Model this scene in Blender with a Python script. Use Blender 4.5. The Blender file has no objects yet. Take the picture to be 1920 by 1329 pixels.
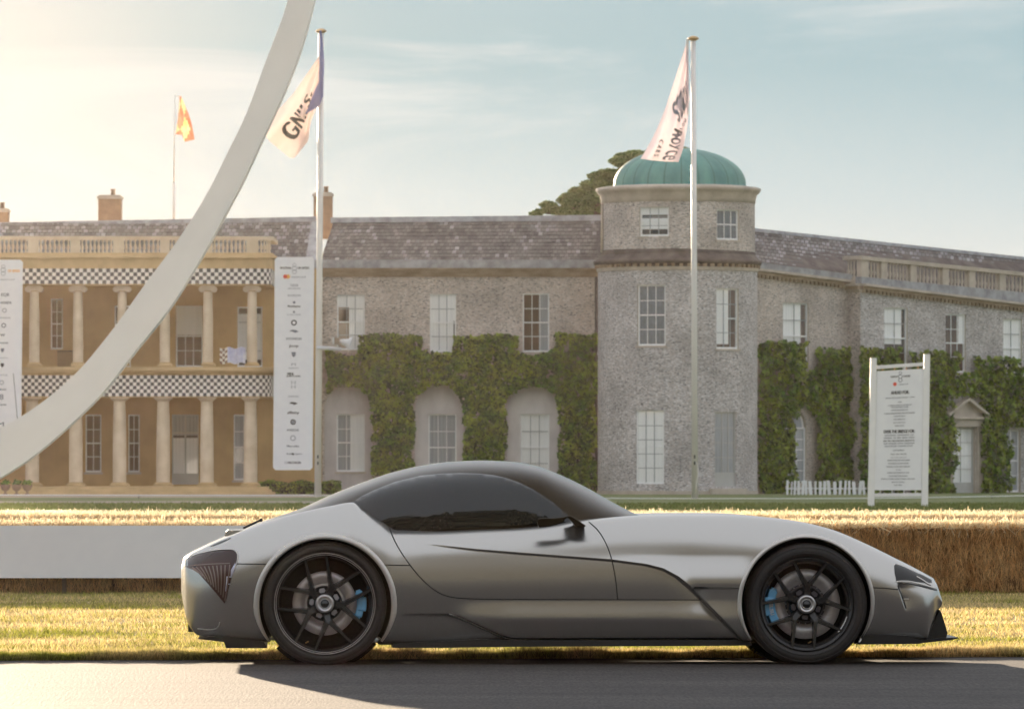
import bpy, bmesh, math, random
import numpy as np
from mathutils import Vector, Matrix
from mathutils.bvhtree import BVHTree
from mathutils import geometry as mgeo

R = math.radians
rng = np.random.default_rng(7)
random.seed(7)
scene = bpy.context.scene
col = scene.collection

# ------------------------------------------------------------------ camera, sky, sun, exposure
F = 12680.0          # focal length in photo pixels (photo is 1920 wide)
HC = 1.186           # camera height
CX, HY = 960.0, 871.0
cam_d = bpy.data.cameras.new('camera')
cam = bpy.data.objects.new('camera', cam_d)
col.objects.link(cam)
cam.location = (0, 0, HC)
cam.rotation_euler = (R(90), 0, 0)
cam_d.sensor_width = 36
cam_d.lens = F / 1920 * 36
cam_d.shift_y = (HY - 664.5) / 1920
cam_d.clip_start = 0.5
cam_d.clip_end = 6000
cam_d.dof.use_dof = True
cam_d.dof.focus_distance = 40.2
cam_d.dof.aperture_fstop = 20.0
scene.camera = cam

SUN_EL, SUN_AZ = 5.2, -10.5     # azimuth from +Y towards +X
world = bpy.data.worlds.new('World')
scene.world = world
world.use_nodes = True


def build_world():
    nt = world.node_tree
    nt.nodes.clear()
    N, L = nt.nodes.new, nt.links.new
    out = N('ShaderNodeOutputWorld')
    sky = N('ShaderNodeTexSky')
    sky.sky_type = 'NISHITA'
    sky.sun_disc = False
    sky.sun_elevation = R(SUN_EL)
    sky.sun_rotation = R(SUN_AZ)
    sky.air_density = 1.0
    sky.dust_density = 1.2
    bg1 = N('ShaderNodeBackground')
    bg1.inputs['Strength'].default_value = 0.05
    L(sky.outputs[0], bg1.inputs['Color'])
    tc = N('ShaderNodeTexCoord')
    nrm = N('ShaderNodeVectorMath'); nrm.operation = 'NORMALIZE'
    L(tc.outputs['Generated'], nrm.inputs[0])
    sep = N('ShaderNodeSeparateXYZ')
    L(nrm.outputs[0], sep.inputs[0])
    # angle to the sun
    dot = N('ShaderNodeVectorMath'); dot.operation = 'DOT_PRODUCT'
    a, e = R(SUN_AZ), R(3.0)
    dot.inputs[1].default_value = (math.sin(a) * math.cos(e), math.cos(a) * math.cos(e), math.sin(e))
    L(nrm.outputs[0], dot.inputs[0])
    ramp = N('ShaderNodeValToRGB')      # colour against elevation (sin); upper stops brightened to add ambient light
    L(sep.outputs['Z'], ramp.inputs[0])
    cr = ramp.color_ramp
    pts = [(0.0, (0.78, 0.75, 0.68)), (0.020, (0.72, 0.72, 0.69)), (0.040, (0.50, 0.60, 0.63)),
           (0.060, (0.33, 0.48, 0.535)), (0.10, (0.38, 0.50, 0.56)), (0.30, (0.74, 0.77, 0.82)), (1.0, (0.74, 0.77, 0.83))]
    cr.elements[0].position = pts[0][0]; cr.elements[0].color = (*pts[0][1], 1)
    cr.elements[1].position = pts[-1][0]; cr.elements[1].color = (*pts[-1][1], 1)
    for p, c in pts[1:-1]:
        el = cr.elements.new(p); el.color = (*c, 1)
    # thin clouds: stretched noise
    mp = N('ShaderNodeMapping'); mp.inputs['Scale'].default_value = (1, 1, 4.5)
    mp.inputs['Rotation'].default_value = (0.0, 0.10, 0.0)
    L(nrm.outputs[0], mp.inputs[0])
    n1 = N('ShaderNodeTexNoise'); n1.inputs['Scale'].default_value = 11; n1.inputs['Detail'].default_value = 7
    n1.inputs['Roughness'].default_value = 0.55; n1.inputs['Distortion'].default_value = 0.6
    L(mp.outputs[0], n1.inputs['Vector'])
    cl = N('ShaderNodeMapRange'); cl.inputs[1].default_value = 0.50; cl.inputs[2].default_value = 0.72
    cl.interpolation_type = 'SMOOTHSTEP'
    L(n1.outputs[0], cl.inputs[0])
    clm = N('ShaderNodeMath'); clm.operation = 'MULTIPLY'; clm.inputs[1].default_value = 0.62
    L(cl.outputs[0], clm.inputs[0])
    mx = N('ShaderNodeMix'); mx.data_type = 'RGBA'
    L(clm.outputs[0], mx.inputs[0]); L(ramp.outputs[0], mx.inputs[6]); mx.inputs[7].default_value = (0.78, 0.78, 0.77, 1)
    # glow of the low sun through the haze
    gl = N('ShaderNodeMapRange'); gl.inputs[1].default_value = 0.986; gl.inputs[2].default_value = 1.0
    gl.interpolation_type = 'SMOOTHSTEP'
    L(dot.outputs['Value'], gl.inputs[0])
    gm = N('ShaderNodeMix'); gm.data_type = 'RGBA'
    L(gl.outputs[0], gm.inputs[0]); L(mx.outputs[2], gm.inputs[6]); gm.inputs[7].default_value = (0.76, 0.73, 0.67, 1)
    # the aureole close round the sun
    ga = N('ShaderNodeMapRange'); ga.inputs[1].default_value = 0.9950; ga.inputs[2].default_value = 1.0
    ga.interpolation_type = 'SMOOTHSTEP'
    L(dot.outputs['Value'], ga.inputs[0])
    g2 = N('ShaderNodeMix'); g2.data_type = 'RGBA'
    L(ga.outputs[0], g2.inputs[0]); L(gm.outputs[2], g2.inputs[6]); g2.inputs[7].default_value = (14, 11.5, 8.0, 1)
    gm = g2
    # below the horizon: dull earth
    hz = N('ShaderNodeMath'); hz.operation = 'GREATER_THAN'; hz.inputs[1].default_value = -0.002
    L(sep.outputs['Z'], hz.inputs[0])
    hm = N('ShaderNodeMix'); hm.data_type = 'RGBA'
    L(hz.outputs[0], hm.inputs[0]); hm.inputs[6].default_value = (0.10, 0.09, 0.06, 1); L(gm.outputs[2], hm.inputs[7])
    bg2 = N('ShaderNodeBackground'); bg2.inputs['Strength'].default_value = 0.47
    L(hm.outputs[2], bg2.inputs['Color'])
    add = N('ShaderNodeMixShader'); add.inputs[0].default_value = 0.985
    L(bg1.outputs[0], add.inputs[1]); L(bg2.outputs[0], add.inputs[2]); L(add.outputs[0], out.inputs['Surface'])


build_world()
sun_d = bpy.data.lights.new('sun', 'SUN')
sun_d.energy = 5.0
sun_d.angle = R(0.5)
sun_d.color = (1.0, 0.80, 0.58)
sun = bpy.data.objects.new('sun', sun_d)
col.objects.link(sun)
_d = Vector((math.sin(R(SUN_AZ)) * math.cos(R(SUN_EL)), math.cos(R(SUN_AZ)) * math.cos(R(SUN_EL)), math.sin(R(SUN_EL))))
sun.rotation_euler = _d.to_track_quat('Z', 'Y').to_euler()
sun.location = (-20, 60, 40)
vs = scene.view_settings
vs.view_transform = 'Standard'
vs.look = 'None'
vs.exposure = 1.25
vs.gamma = 1.0
vs.use_curve_mapping = False
scene.cycles.volume_bounces = 0
scene.cycles.max_bounces = 8
scene.cycles.transparent_max_bounces = 12

# ------------------------------------------------------------------ helpers
WM = {}     # world matrix of every object made here


def reg(o, parent=None, M=None):
    M = M or Matrix()
    col.objects.link(o)
    WM[o.name] = M
    if parent is not None:
        o.parent = parent
        o.matrix_basis = WM[parent.name].inverted() @ M
    else:
        o.matrix_basis = M
    return o


def tag(o, label=None, cat=None, group=None, kind=None):
    if label: o['label'] = label
    if cat: o['category'] = cat
    if group: o['group'] = group
    if kind: o['kind'] = kind
    return o


def empty(name, M, label, cat, group=None, parent=None):
    o = bpy.data.objects.new(name, None)
    o.empty_display_size = 0.3
    reg(o, parent, M)
    return tag(o, label, cat, group)


def T(x, y, z=0.0, rz=0.0):
    return Matrix.Translation((x, y, z)) @ Matrix.Rotation(rz, 4, 'Z')


class MB:
    """collects faces in world coordinates"""
    def __init__(s):
        s.v, s.f, s.uv, s.m = [], [], [], []

    def quad(s, pts, uv=None, m=0):
        b = len(s.v)
        s.v.extend(tuple(p) for p in pts)
        s.f.append(tuple(range(b, b + len(pts))))
        s.uv.append(uv or [(0, 0)] * len(pts))
        s.m.append(m)

    def hexa(s, p, m=0):
        # p: 8 points, 0-3 bottom ring, 4-7 top ring
        b = len(s.v)
        s.v.extend(tuple(q) for q in p)
        for f in ((0, 3, 2, 1), (4, 5, 6, 7), (0, 1, 5, 4), (1, 2, 6, 5), (2, 3, 7, 6), (3, 0, 4, 7)):
            s.f.append(tuple(b + i for i in f)); s.uv.append([(0, 0)] * 4); s.m.append(m)

    def box(s, x0, x1, y0, y1, z0, z1, m=0):
        s.hexa([(x0, y0, z0), (x1, y0, z0), (x1, y1, z0), (x0, y1, z0), (x0, y0, z1), (x1, y0, z1), (x1, y1, z1), (x0, y1, z1)], m)

    def slab(s, S, u0, u1, z0, z1, d0, d1, n=1, z0b=None, z1b=None, m=0):
        """box on a surface S; d1 > d0 is further in; zNb are the values at the u1 end"""
        z0b = z0 if z0b is None else z0b
        z1b = z1 if z1b is None else z1b
        for i in range(n):
            a, b = i / n, (i + 1) / n
            ua, ub = u0 + (u1 - u0) * a, u0 + (u1 - u0) * b
            la, lb = z0 + (z0b - z0) * a, z0 + (z0b - z0) * b
            ha, hb = z1 + (z1b - z1) * a, z1 + (z1b - z1) * b
            s.hexa([S.pt(ua, la, d0), S.pt(ub, lb, d0), S.pt(ub, lb, d1), S.pt(ua, la, d1),
                    S.pt(ua, ha, d0), S.pt(ub, hb, d0), S.pt(ub, hb, d1), S.pt(ua, ha, d1)], m)

    def lathe(s, prof, c=(0, 0, 0), n=24, axis='Z', a0=0.0, a1=2 * math.pi, m=0):
        """prof: (radius, height) list"""
        b = len(s.v)
        full = abs(a1 - a0 - 2 * math.pi) < 1e-6
        k = n if full else n + 1
        for r, h in prof:
            for i in range(k):
                a = a0 + (a1 - a0) * i / n
                x, y = r * math.cos(a), r * math.sin(a)
                if axis == 'Z': s.v.append((c[0] + x, c[1] + y, c[2] + h))
                else: s.v.append((c[0] + x, c[1] + h, c[2] + y))
        for j in range(len(prof) - 1):
            for i in range(n):
                i2 = (i + 1) % k
                q = (b + j * k + i, b + j * k + i2, b + (j + 1) * k + i2, b + (j + 1) * k + i)
                if axis != 'Z': q = q[::-1]
                s.f.append(q); s.uv.append([(0, 0)] * 4); s.m.append(m)

    def tube(s, pts, r, n=8, r1=None):
        pts = [Vector(p) for p in pts]
        b = len(s.v)
        for j, p in enumerate(pts):
            t = (pts[min(j + 1, len(pts) - 1)] - pts[max(j - 1, 0)]).normalized()
            a = t.orthogonal().normalized() if j == 0 else (a - t * a.dot(t)).normalized()
            c = t.cross(a)
            rr = r if r1 is None else r + (r1 - r) * j / (len(pts) - 1)
            for i in range(n):
                an = 2 * math.pi * i / n
                s.v.append(tuple(p + (a * math.cos(an) + c * math.sin(an)) * rr))
        for j in range(len(pts) - 1):
            for i in range(n):
                i2 = (i + 1) % n
                s.f.append((b + j * n + i, b + j * n + i2, b + (j + 1) * n + i2, b + (j + 1) * n + i)); s.uv.append([(0, 0)] * 4); s.m.append(0)
        s.f.append(tuple(b + i for i in range(n))[::-1]); s.uv.append([(0, 0)] * n); s.m.append(0)
        e = b + (len(pts) - 1) * n
        s.f.append(tuple(e + i for i in range(n))); s.uv.append([(0, 0)] * n); s.m.append(0)

    def prism(s, poly, y0, y1, m=0):
        """poly of (x,z), extruded along y"""
        n = len(poly); b = len(s.v)
        area = sum(poly[i][0] * poly[(i + 1) % n][1] - poly[(i + 1) % n][0] * poly[i][1] for i in range(n))
        if area < 0: poly = poly[::-1]
        for x, z in poly: s.v.append((x, y0, z))
        for x, z in poly: s.v.append((x, y1, z))
        s.f.append(tuple(b + i for i in range(n))); s.uv.append([(0, 0)] * n); s.m.append(m)
        s.f.append(tuple(b + n + i for i in range(n))[::-1]); s.uv.append([(0, 0)] * n); s.m.append(m)
        for i in range(n):
            j = (i + 1) % n
            s.f.append((b + i, b + n + i, b + n + j, b + j)); s.uv.append([(0, 0)] * 4); s.m.append(m)

    def mesh(s, name, mats, Minv=None, smooth=False):
        me = bpy.data.meshes.new(name)
        v = s.v
        if Minv is not None: v = [tuple(Minv @ Vector(p)) for p in s.v]
        me.from_pydata(v, [], s.f)
        if not isinstance(mats, (list, tuple)): mats = [mats]
        for mt in mats: me.materials.append(mt)
        if any(s.m): me.polygons.foreach_set('material_index', s.m)
        if any(u[0] != (0, 0) or u[-1] != (0, 0) for u in s.uv):
            uvl = me.uv_layers.new(name='UVMap')
            flat = [c for u in s.uv for p in u for c in p]
            uvl.data.foreach_set('uv', flat)
        if smooth:
            me.polygons.foreach_set('use_smooth', [True] * len(s.f))
        me.update()
        return me

    def build(s, name, mats, parent=None, M=None, smooth=False, local=False):
        """geometry given in world space (or in M's space when local)"""
        if M is None: M = WM[parent.name] if parent is not None else Matrix()
        me = s.mesh(name, mats, None if local else M.inverted(), smooth)
        return reg(bpy.data.objects.new(name, me), parent, M)


def np_mesh(name, verts, k, mats, smooth=False):
    """verts (n*k,3): every k in a row is one face"""
    me = bpy.data.meshes.new(name)
    nv = len(verts); nf = nv // k
    me.vertices.add(nv); me.vertices.foreach_set('co', np.asarray(verts, dtype=np.float32).ravel())
    me.loops.add(nv); me.loops.foreach_set('vertex_index', np.arange(nv, dtype=np.int32))
    me.polygons.add(nf)
    me.polygons.foreach_set('loop_start', np.arange(0, nv, k, dtype=np.int32))
    me.polygons.foreach_set('loop_total', np.full(nf, k, dtype=np.int32))
    for mt in (mats if isinstance(mats, (list, tuple)) else [mats]): me.materials.append(mt)
    if smooth: me.polygons.foreach_set('use_smooth', np.ones(nf, dtype=bool))
    me.update(calc_edges=True)
    return me


def pchip(xs, ys):
    xs = np.array(xs, float); ys = np.array(ys, float)
    h = np.diff(xs); d = np.diff(ys) / h
    m = np.zeros(len(xs))
    for i in range(1, len(xs) - 1):
        if d[i - 1] * d[i] > 0:
            w1, w2 = 2 * h[i] + h[i - 1], h[i] + 2 * h[i - 1]
            m[i] = (w1 + w2) / (w1 / d[i - 1] + w2 / d[i])
    m[0], m[-1] = d[0], d[-1]

    def f(x):
        x = np.clip(x, xs[0], xs[-1])
        i = np.clip(np.searchsorted(xs, x) - 1, 0, len(h) - 1)
        t = (x - xs[i]) / h[i]
        return ((2 * t**3 - 3 * t**2 + 1) * ys[i] + (t**3 - 2 * t**2 + t) * h[i] * m[i]
                + (-2 * t**3 + 3 * t**2) * ys[i + 1] + (t**3 - t**2) * h[i] * m[i + 1])
    return f


def spline_cols(ctrl, n, dense=False):
    """natural cubic spline through ctrl (K, S, dims) along K with chord-length parameter; returns (n,S,dims)"""
    K = ctrl.shape[0]
    seg = np.linalg.norm(np.diff(ctrl, axis=0), axis=2).mean(axis=1) ** 0.7
    t = np.concatenate([[0], np.cumsum(seg)])
    h = np.diff(t)
    A = np.zeros((K, K)); B = np.zeros((K,) + ctrl.shape[1:])
    A[0, 0] = A[-1, -1] = 1
    for i in range(1, K - 1):
        A[i, i - 1], A[i, i], A[i, i + 1] = h[i - 1], 2 * (h[i - 1] + h[i]), h[i]
        B[i] = 6 * ((ctrl[i + 1] - ctrl[i]) / h[i] - (ctrl[i] - ctrl[i - 1]) / h[i - 1])
    M = np.linalg.solve(A, B.reshape(K, -1)).reshape(B.shape)
    out = []
    if dense:      # most samples on the flank, between control rows 3 and 10
        ts = np.concatenate([np.linspace(0, t[3], 24, endpoint=False), np.linspace(t[3], t[10], n - 64, endpoint=False), np.linspace(t[10], t[-1], 40)])
    else: ts = np.linspace(0, t[-1], n)
    for x in ts:
        i = min(max(np.searchsorted(t, x) - 1, 0), K - 2)
        a, b = t[i + 1] - x, x - t[i]
        out.append(M[i] * a**3 / (6 * h[i]) + M[i + 1] * b**3 / (6 * h[i])
                   + (ctrl[i] / h[i] - M[i] * h[i] / 6) * a + (ctrl[i + 1] / h[i] - M[i + 1] * h[i] / 6) * b)
    return np.array(out)


class Plane:
    def __init__(s, x, y, ang=0.0):
        s.o = Vector((x, y, 0)); s.U = Vector((math.cos(ang), math.sin(ang), 0)); s.N = Vector((math.sin(ang), -math.cos(ang), 0))
        s.ang = ang

    def pt(s, u, z, d=0.0):
        p = s.o + s.U * u - s.N * d
        return Vector((p.x, p.y, z))

    def px(s, px, py, d=0.0):
        r = Vector(((px - CX) / F, 1, 0))
        o = s.o - s.N * d
        t = o.dot(s.N) / r.dot(s.N)
        p = r * t
        return (p - o).dot(s.U), HC + (HY - py) / F * t

    def off(s, d):
        p = s.o - s.N * d
        return Plane(p.x, p.y, s.ang)


class Cyl:
    def __init__(s, x, y, r):
        s.c = Vector((x, y, 0)); s.r = r

    def pt(s, u, z, d=0.0):
        a = u / s.r
        return Vector((s.c.x + math.sin(a) * (s.r - d), s.c.y - math.cos(a) * (s.r - d), z))

    def px(s, px, py, d=0.0):
        x0 = (px - CX) / F
        A = x0 * x0 + 1; B = -2 * (x0 * s.c.x + s.c.y); C = s.c.x**2 + s.c.y**2 - s.r**2
        disc = max(B * B - 4 * A * C, 0.0)
        t = (-B - math.sqrt(disc)) / (2 * A)
        X, Y = x0 * t - s.c.x, t - s.c.y
        return math.atan2(X, -Y) * s.r, HC + (HY - py) / F * t


def at(px, py, Y):
    return ((px - CX) / F * Y, Y, HC + (HY - py) / F * Y)


# ------------------------------------------------------------------ materials
def mat(name, c1, c2=None, scale=5.0, rough=0.8, metal=0.0, bump=0.0, bscale=None, detail=5, stretch=(1, 1, 1),
        lo=0.35, hi=0.65, spec=0.5, coat=0.0, island=0.0, trans=0.0, coord='pos', bdist=0.02, coatr=0.05):
    m = bpy.data.materials.new(name); m.use_nodes = True
    nt = m.node_tree; N, L = nt.nodes.new, nt.links.new
    bs = nt.nodes['Principled BSDF']; out = nt.nodes['Material Output']
    bs.inputs['Roughness'].default_value = rough
    bs.inputs['Metallic'].default_value = metal
    bs.inputs['Specular IOR Level'].default_value = spec
    bs.inputs['Coat Weight'].default_value = coat
    bs.inputs['Coat Roughness'].default_value = coatr
    bs.inputs['Base Color'].default_value = (*c1, 1)
    if coord == 'pos':
        g = N('ShaderNodeNewGeometry'); src = g.outputs['Position']
    else:
        g = N('ShaderNodeTexCoord'); src = g.outputs['Object']
    mp = N('ShaderNodeMapping'); mp.inputs['Scale'].default_value = stretch
    L(src, mp.inputs[0])
    colsock = None
    if c2 is not None:
        n = N('ShaderNodeTexNoise'); n.inputs['Scale'].default_value = scale; n.inputs['Detail'].default_value = detail
        n.inputs['Roughness'].default_value = 0.6
        L(mp.outputs[0], n.inputs['Vector'])
        mr = N('ShaderNodeMapRange'); mr.inputs[1].default_value = lo; mr.inputs[2].default_value = hi
        L(n.outputs[0], mr.inputs[0])
        mx = N('ShaderNodeMix'); mx.data_type = 'RGBA'
        mx.inputs[6].default_value = (*c1, 1); mx.inputs[7].default_value = (*c2, 1)
        L(mr.outputs[0], mx.inputs[0])
        colsock = mx.outputs[2]
    if island:
        gg = N('ShaderNodeNewGeometry')
        hsv = N('ShaderNodeHueSaturation')
        ml = N('ShaderNodeMapRange'); ml.inputs[3].default_value = 1 - island; ml.inputs[4].default_value = 1 + island
        L(gg.outputs['Random Per Island'], ml.inputs[0]); L(ml.outputs[0], hsv.inputs['Value'])
        hsv.inputs['Color'].default_value = (*c1, 1)
        if colsock: L(colsock, hsv.inputs['Color'])
        colsock = hsv.outputs[0]
    if colsock: L(colsock, bs.inputs['Base Color'])
    if bump:
        nb = N('ShaderNodeTexNoise'); nb.inputs['Scale'].default_value = bscale or scale * 3; nb.inputs['Detail'].default_value = 4
        L(mp.outputs[0], nb.inputs['Vector'])
        bp = N('ShaderNodeBump'); bp.inputs['Strength'].default_value = bump; bp.inputs['Distance'].default_value = bdist
        L(nb.outputs[0], bp.inputs['Height']); L(bp.outputs[0], bs.inputs['Normal'])
    if trans:
        tr = N('ShaderNodeBsdfTranslucent'); tr.inputs['Color'].default_value = (*c1, 1)
        if colsock: L(colsock, tr.inputs['Color'])
        ms = N('ShaderNodeMixShader'); ms.inputs[0].default_value = trans
        L(bs.outputs[0], ms.inputs[1]); L(tr.outputs[0], ms.inputs[2]); L(ms.outputs[0], out.inputs['Surface'])
    return m


def flint_mat(name, base, dark, light, warm):
    """coursed knapped flint: small cells in thin courses"""
    m = bpy.data.materials.new(name); m.use_nodes = True
    nt = m.node_tree; N, L = nt.nodes.new, nt.links.new
    bs = nt.nodes['Principled BSDF']; bs.inputs['Roughness'].default_value = 0.75
    g = N('ShaderNodeNewGeometry')
    mp = N('ShaderNodeMapping'); mp.inputs['Scale'].default_value = (1, 1, 2.6)
    L(g.outputs['Position'], mp.inputs[0])
    vo = N('ShaderNodeTexVoronoi'); vo.inputs['Scale'].default_value = 12.5; vo.inputs['Randomness'].default_value = 0.7
    L(mp.outputs[0], vo.inputs['Vector'])
    sp = N('ShaderNodeSeparateColor'); L(vo.outputs['Color'], sp.inputs[0])
    cr = N('ShaderNodeValToRGB'); L(sp.outputs[0], cr.inputs[0])
    e = cr.color_ramp
    e.elements[0].position = 0.0; e.elements[0].color = (*dark, 1)
    e.elements[1].position = 1.0; e.elements[1].color = (*light, 1)
    for p, c in ((0.28, base), (0.5, base), (0.62, warm), (0.8, light)):
        q = e.elements.new(p); q.color = (*c, 1)
    vd = N('ShaderNodeTexVoronoi'); vd.feature = 'DISTANCE_TO_EDGE'; vd.inputs['Scale'].default_value = 12.5; vd.inputs['Randomness'].default_value = 0.7
    L(mp.outputs[0], vd.inputs['Vector'])
    mr = N('ShaderNodeMapRange'); mr.inputs[1].default_value = 0.0; mr.inputs[2].default_value = 0.12
    L(vd.outputs['Distance'], mr.inputs[0])
    mx = N('ShaderNodeMix'); mx.data_type = 'RGBA'; mx.inputs[6].default_value = tuple(b * 1.12 for b in warm) + (1,)
    L(mr.outputs[0], mx.inputs[0]); L(cr.outputs[0], mx.inputs[7])
    nz = N('ShaderNodeTexNoise'); nz.inputs['Scale'].default_value = 0.7; nz.inputs['Detail'].default_value = 6
    L(g.outputs['Position'], nz.inputs['Vector'])
    hs = N('ShaderNodeHueSaturation'); mr2 = N('ShaderNodeMapRange'); mr2.inputs[1].default_value = 0.3; mr2.inputs[2].default_value = 0.7
    mr2.inputs[3].default_value = 0.78; mr2.inputs[4].default_value = 1.15
    L(nz.outputs[0], mr2.inputs[0]); L(mr2.outputs[0], hs.inputs['Value']); L(mx.outputs[2], hs.inputs['Color'])
    L(hs.outputs[0], bs.inputs['Base Color'])
    bp = N('ShaderNodeBump'); bp.inputs['Strength'].default_value = 0.7; bp.inputs['Distance'].default_value = 0.03
    L(mr.outputs[0], bp.inputs['Height']); L(bp.outputs[0], bs.inputs['Normal'])
    return m


def checker_mat(name, size, a, b):
    m = bpy.data.materials.new(name); m.use_nodes = True
    nt = m.node_tree; N, L = nt.nodes.new, nt.links.new
    bs = nt.nodes['Principled BSDF']; bs.inputs['Roughness'].default_value = 0.7
    uv = N('ShaderNodeUVMap'); ck = N('ShaderNodeTexChecker'); ck.inputs['Scale'].default_value = 1.0 / size
    ck.inputs['Color1'].default_value = (*a, 1); ck.inputs['Color2'].default_value = (*b, 1)
    L(uv.outputs[0], ck.inputs['Vector']); L(ck.outputs[0], bs.inputs['Base Color'])
    return m


def glass_mat(name, tint, mixf, rough=0.03):
    """window glass: clear, with a reflection"""
    m = bpy.data.materials.new(name); m.use_nodes = True
    nt = m.node_tree; N, L = nt.nodes.new, nt.links.new
    nt.nodes.remove(nt.nodes['Principled BSDF'])
    out = nt.nodes['Material Output']
    tr = N('ShaderNodeBsdfTransparent'); tr.inputs[0].default_value = (*tint, 1)
    gl = N('ShaderNodeBsdfGlossy'); gl.inputs['Roughness'].default_value = rough; gl.inputs['Color'].default_value = (0.9, 0.93, 0.95, 1)
    fr = N('ShaderNodeFresnel'); fr.inputs[0].default_value = 1.5
    ad = N('ShaderNodeMath'); ad.operation = 'ADD'; ad.inputs[1].default_value = mixf
    L(fr.outputs[0], ad.inputs[0])
    gg = N('ShaderNodeNewGeometry'); inv = N('ShaderNodeMath'); inv.operation = 'SUBTRACT'; inv.inputs[0].default_value = 1.0
    L(gg.outputs['Backfacing'], inv.inputs[1])
    mu = N('ShaderNodeMath'); mu.operation = 'MULTIPLY'; L(ad.outputs[0], mu.inputs[0]); L(inv.outputs[0], mu.inputs[1])
    ms = N('ShaderNodeMixShader')
    L(mu.outputs[0], ms.inputs[0]); L(tr.outputs[0], ms.inputs[1]); L(gl.outputs[0], ms.inputs[2]); L(ms.outputs[0], out.inputs['Surface'])
    return m


def road_mat():
    m = bpy.data.materials.new('asphalt'); m.use_nodes = True
    nt = m.node_tree; N, L = nt.nodes.new, nt.links.new
    bs = nt.nodes['Principled BSDF']; bs.inputs['Roughness'].default_value = 0.75
    bs.inputs['Specular IOR Level'].default_value = 0.15
    g = N('ShaderNodeNewGeometry')
    n1 = N('ShaderNodeTexNoise'); n1.inputs['Scale'].default_value = 60; n1.inputs['Detail'].default_value = 6; n1.inputs['Roughness'].default_value = 0.75
    ms = N('ShaderNodeMapping'); ms.inputs['Scale'].default_value = (1.0, 0.10, 1.0)
    L(g.outputs['Position'], ms.inputs[0]); L(ms.outputs[0], n1.inputs['Vector'])
    cr = N('ShaderNodeValToRGB'); e = cr.color_ramp
    e.elements[0].position = 0.36; e.elements[0].color = (0.028, 0.024, 0.023, 1)
    e.elements[1].position = 0.66; e.elements[1].color = (0.080, 0.070, 0.066, 1)
    L(n1.outputs[0], cr.inputs[0])
    n2 = N('ShaderNodeTexNoise'); n2.inputs['Scale'].default_value = 0.9; n2.inputs['Detail'].default_value = 5
    mp = N('ShaderNodeMapping'); mp.inputs['Scale'].default_value = (0.35, 1.6, 1); L(g.outputs['Position'], mp.inputs[0]); L(mp.outputs[0], n2.inputs['Vector'])
    mr = N('ShaderNodeMapRange'); mr.inputs[1].default_value = 0.3; mr.inputs[2].default_value = 0.7; mr.inputs[3].default_value = 0.7; mr.inputs[4].default_value = 1.3
    L(n2.outputs[0], mr.inputs[0])
    hs = N('ShaderNodeHueSaturation'); L(mr.outputs[0], hs.inputs['Value']); L(cr.outputs[0], hs.inputs['Color'])
    L(hs.outputs[0], bs.inputs['Base Color'])
    bp = N('ShaderNodeBump'); bp.inputs['Strength'].default_value = 0.6; bp.inputs['Distance'].default_value = 0.004
    n3 = N('ShaderNodeTexNoise'); n3.inputs['Scale'].default_value = 75; n3.inputs['Detail'].default_value = 3
    L(ms.outputs[0], n3.inputs['Vector']); L(n3.outputs[0], bp.inputs['Height']); L(bp.outputs[0], bs.inputs['Normal'])
    return m


M = {}
M['asphalt'] = road_mat()
M['lawn'] = mat('lawn', (0.085, 0.12, 0.03), (0.15, 0.16, 0.05), 0.25, 0.95, bump=0.5, bscale=30)
M['dry_lawn'] = mat('dry_lawn', (0.42, 0.34, 0.14), (0.28, 0.26, 0.09), 0.8, 0.95)
M['verge'] = mat('verge', (0.16, 0.14, 0.035), (0.34, 0.24, 0.10), 1.2, 0.95, bump=0.6, bscale=40)
M['gravel'] = mat('gravel', (0.40, 0.33, 0.26), (0.30, 0.25, 0.20), 6, 0.95, bump=0.5, bscale=60)
M['grass'] = mat('grass_blades', (0.27, 0.27, 0.045), (0.66, 0.50, 0.24), 1.3, 0.6, island=0.55, trans=0.6, lo=0.44, hi=0.57, stretch=(0.35, 0.9, 1))
M['grass2'] = mat('grass_short', (0.09, 0.14, 0.03), (0.17, 0.19, 0.05), 0.9, 0.6, island=0.3, trans=0.4, stretch=(0.6, 1.5, 1))
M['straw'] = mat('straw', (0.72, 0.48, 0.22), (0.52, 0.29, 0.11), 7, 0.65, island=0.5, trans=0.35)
M['straw_top'] = mat('sunlit_straw_tint', (0.92, 0.82, 0.58), (0.80, 0.62, 0.36), 7, 0.65, island=0.25, trans=0.55)  # paler copy of straw: sunlight on the bale tops put into colour
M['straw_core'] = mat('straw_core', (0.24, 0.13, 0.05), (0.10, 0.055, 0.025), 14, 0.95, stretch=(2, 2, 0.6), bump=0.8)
M['white_paint'] = mat('white_paint', (0.80, 0.80, 0.80), (0.74, 0.74, 0.75), 2, 0.45)
M['board'] = mat('white_board', (0.82, 0.83, 0.86), (0.78, 0.79, 0.83), 3, 0.5)
M['sculpture'] = mat('sculpture_white', (0.78, 0.78, 0.80), (0.73, 0.73, 0.75), 0.6, 0.5)
M['pole'] = mat('pole_white', (0.80, 0.77, 0.74), (0.76, 0.72, 0.70), 1, 0.4)
M['brass'] = mat('brass', (0.55, 0.36, 0.18), rough=0.35, metal=0.9)
M['flint'] = flint_mat('flint_wall', (0.60, 0.55, 0.52), (0.13, 0.12, 0.12), (0.80, 0.75, 0.72), (0.58, 0.49, 0.43))
M['flint_cool'] = flint_mat('flint_wall_cool', (0.56, 0.54, 0.55), (0.13, 0.13, 0.14), (0.82, 0.81, 0.83), (0.56, 0.50, 0.47))
M['stone'] = mat('portland_stone', (0.58, 0.51, 0.44), (0.44, 0.38, 0.32), 1.6, 0.85, bump=0.3, bscale=20)
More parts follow.
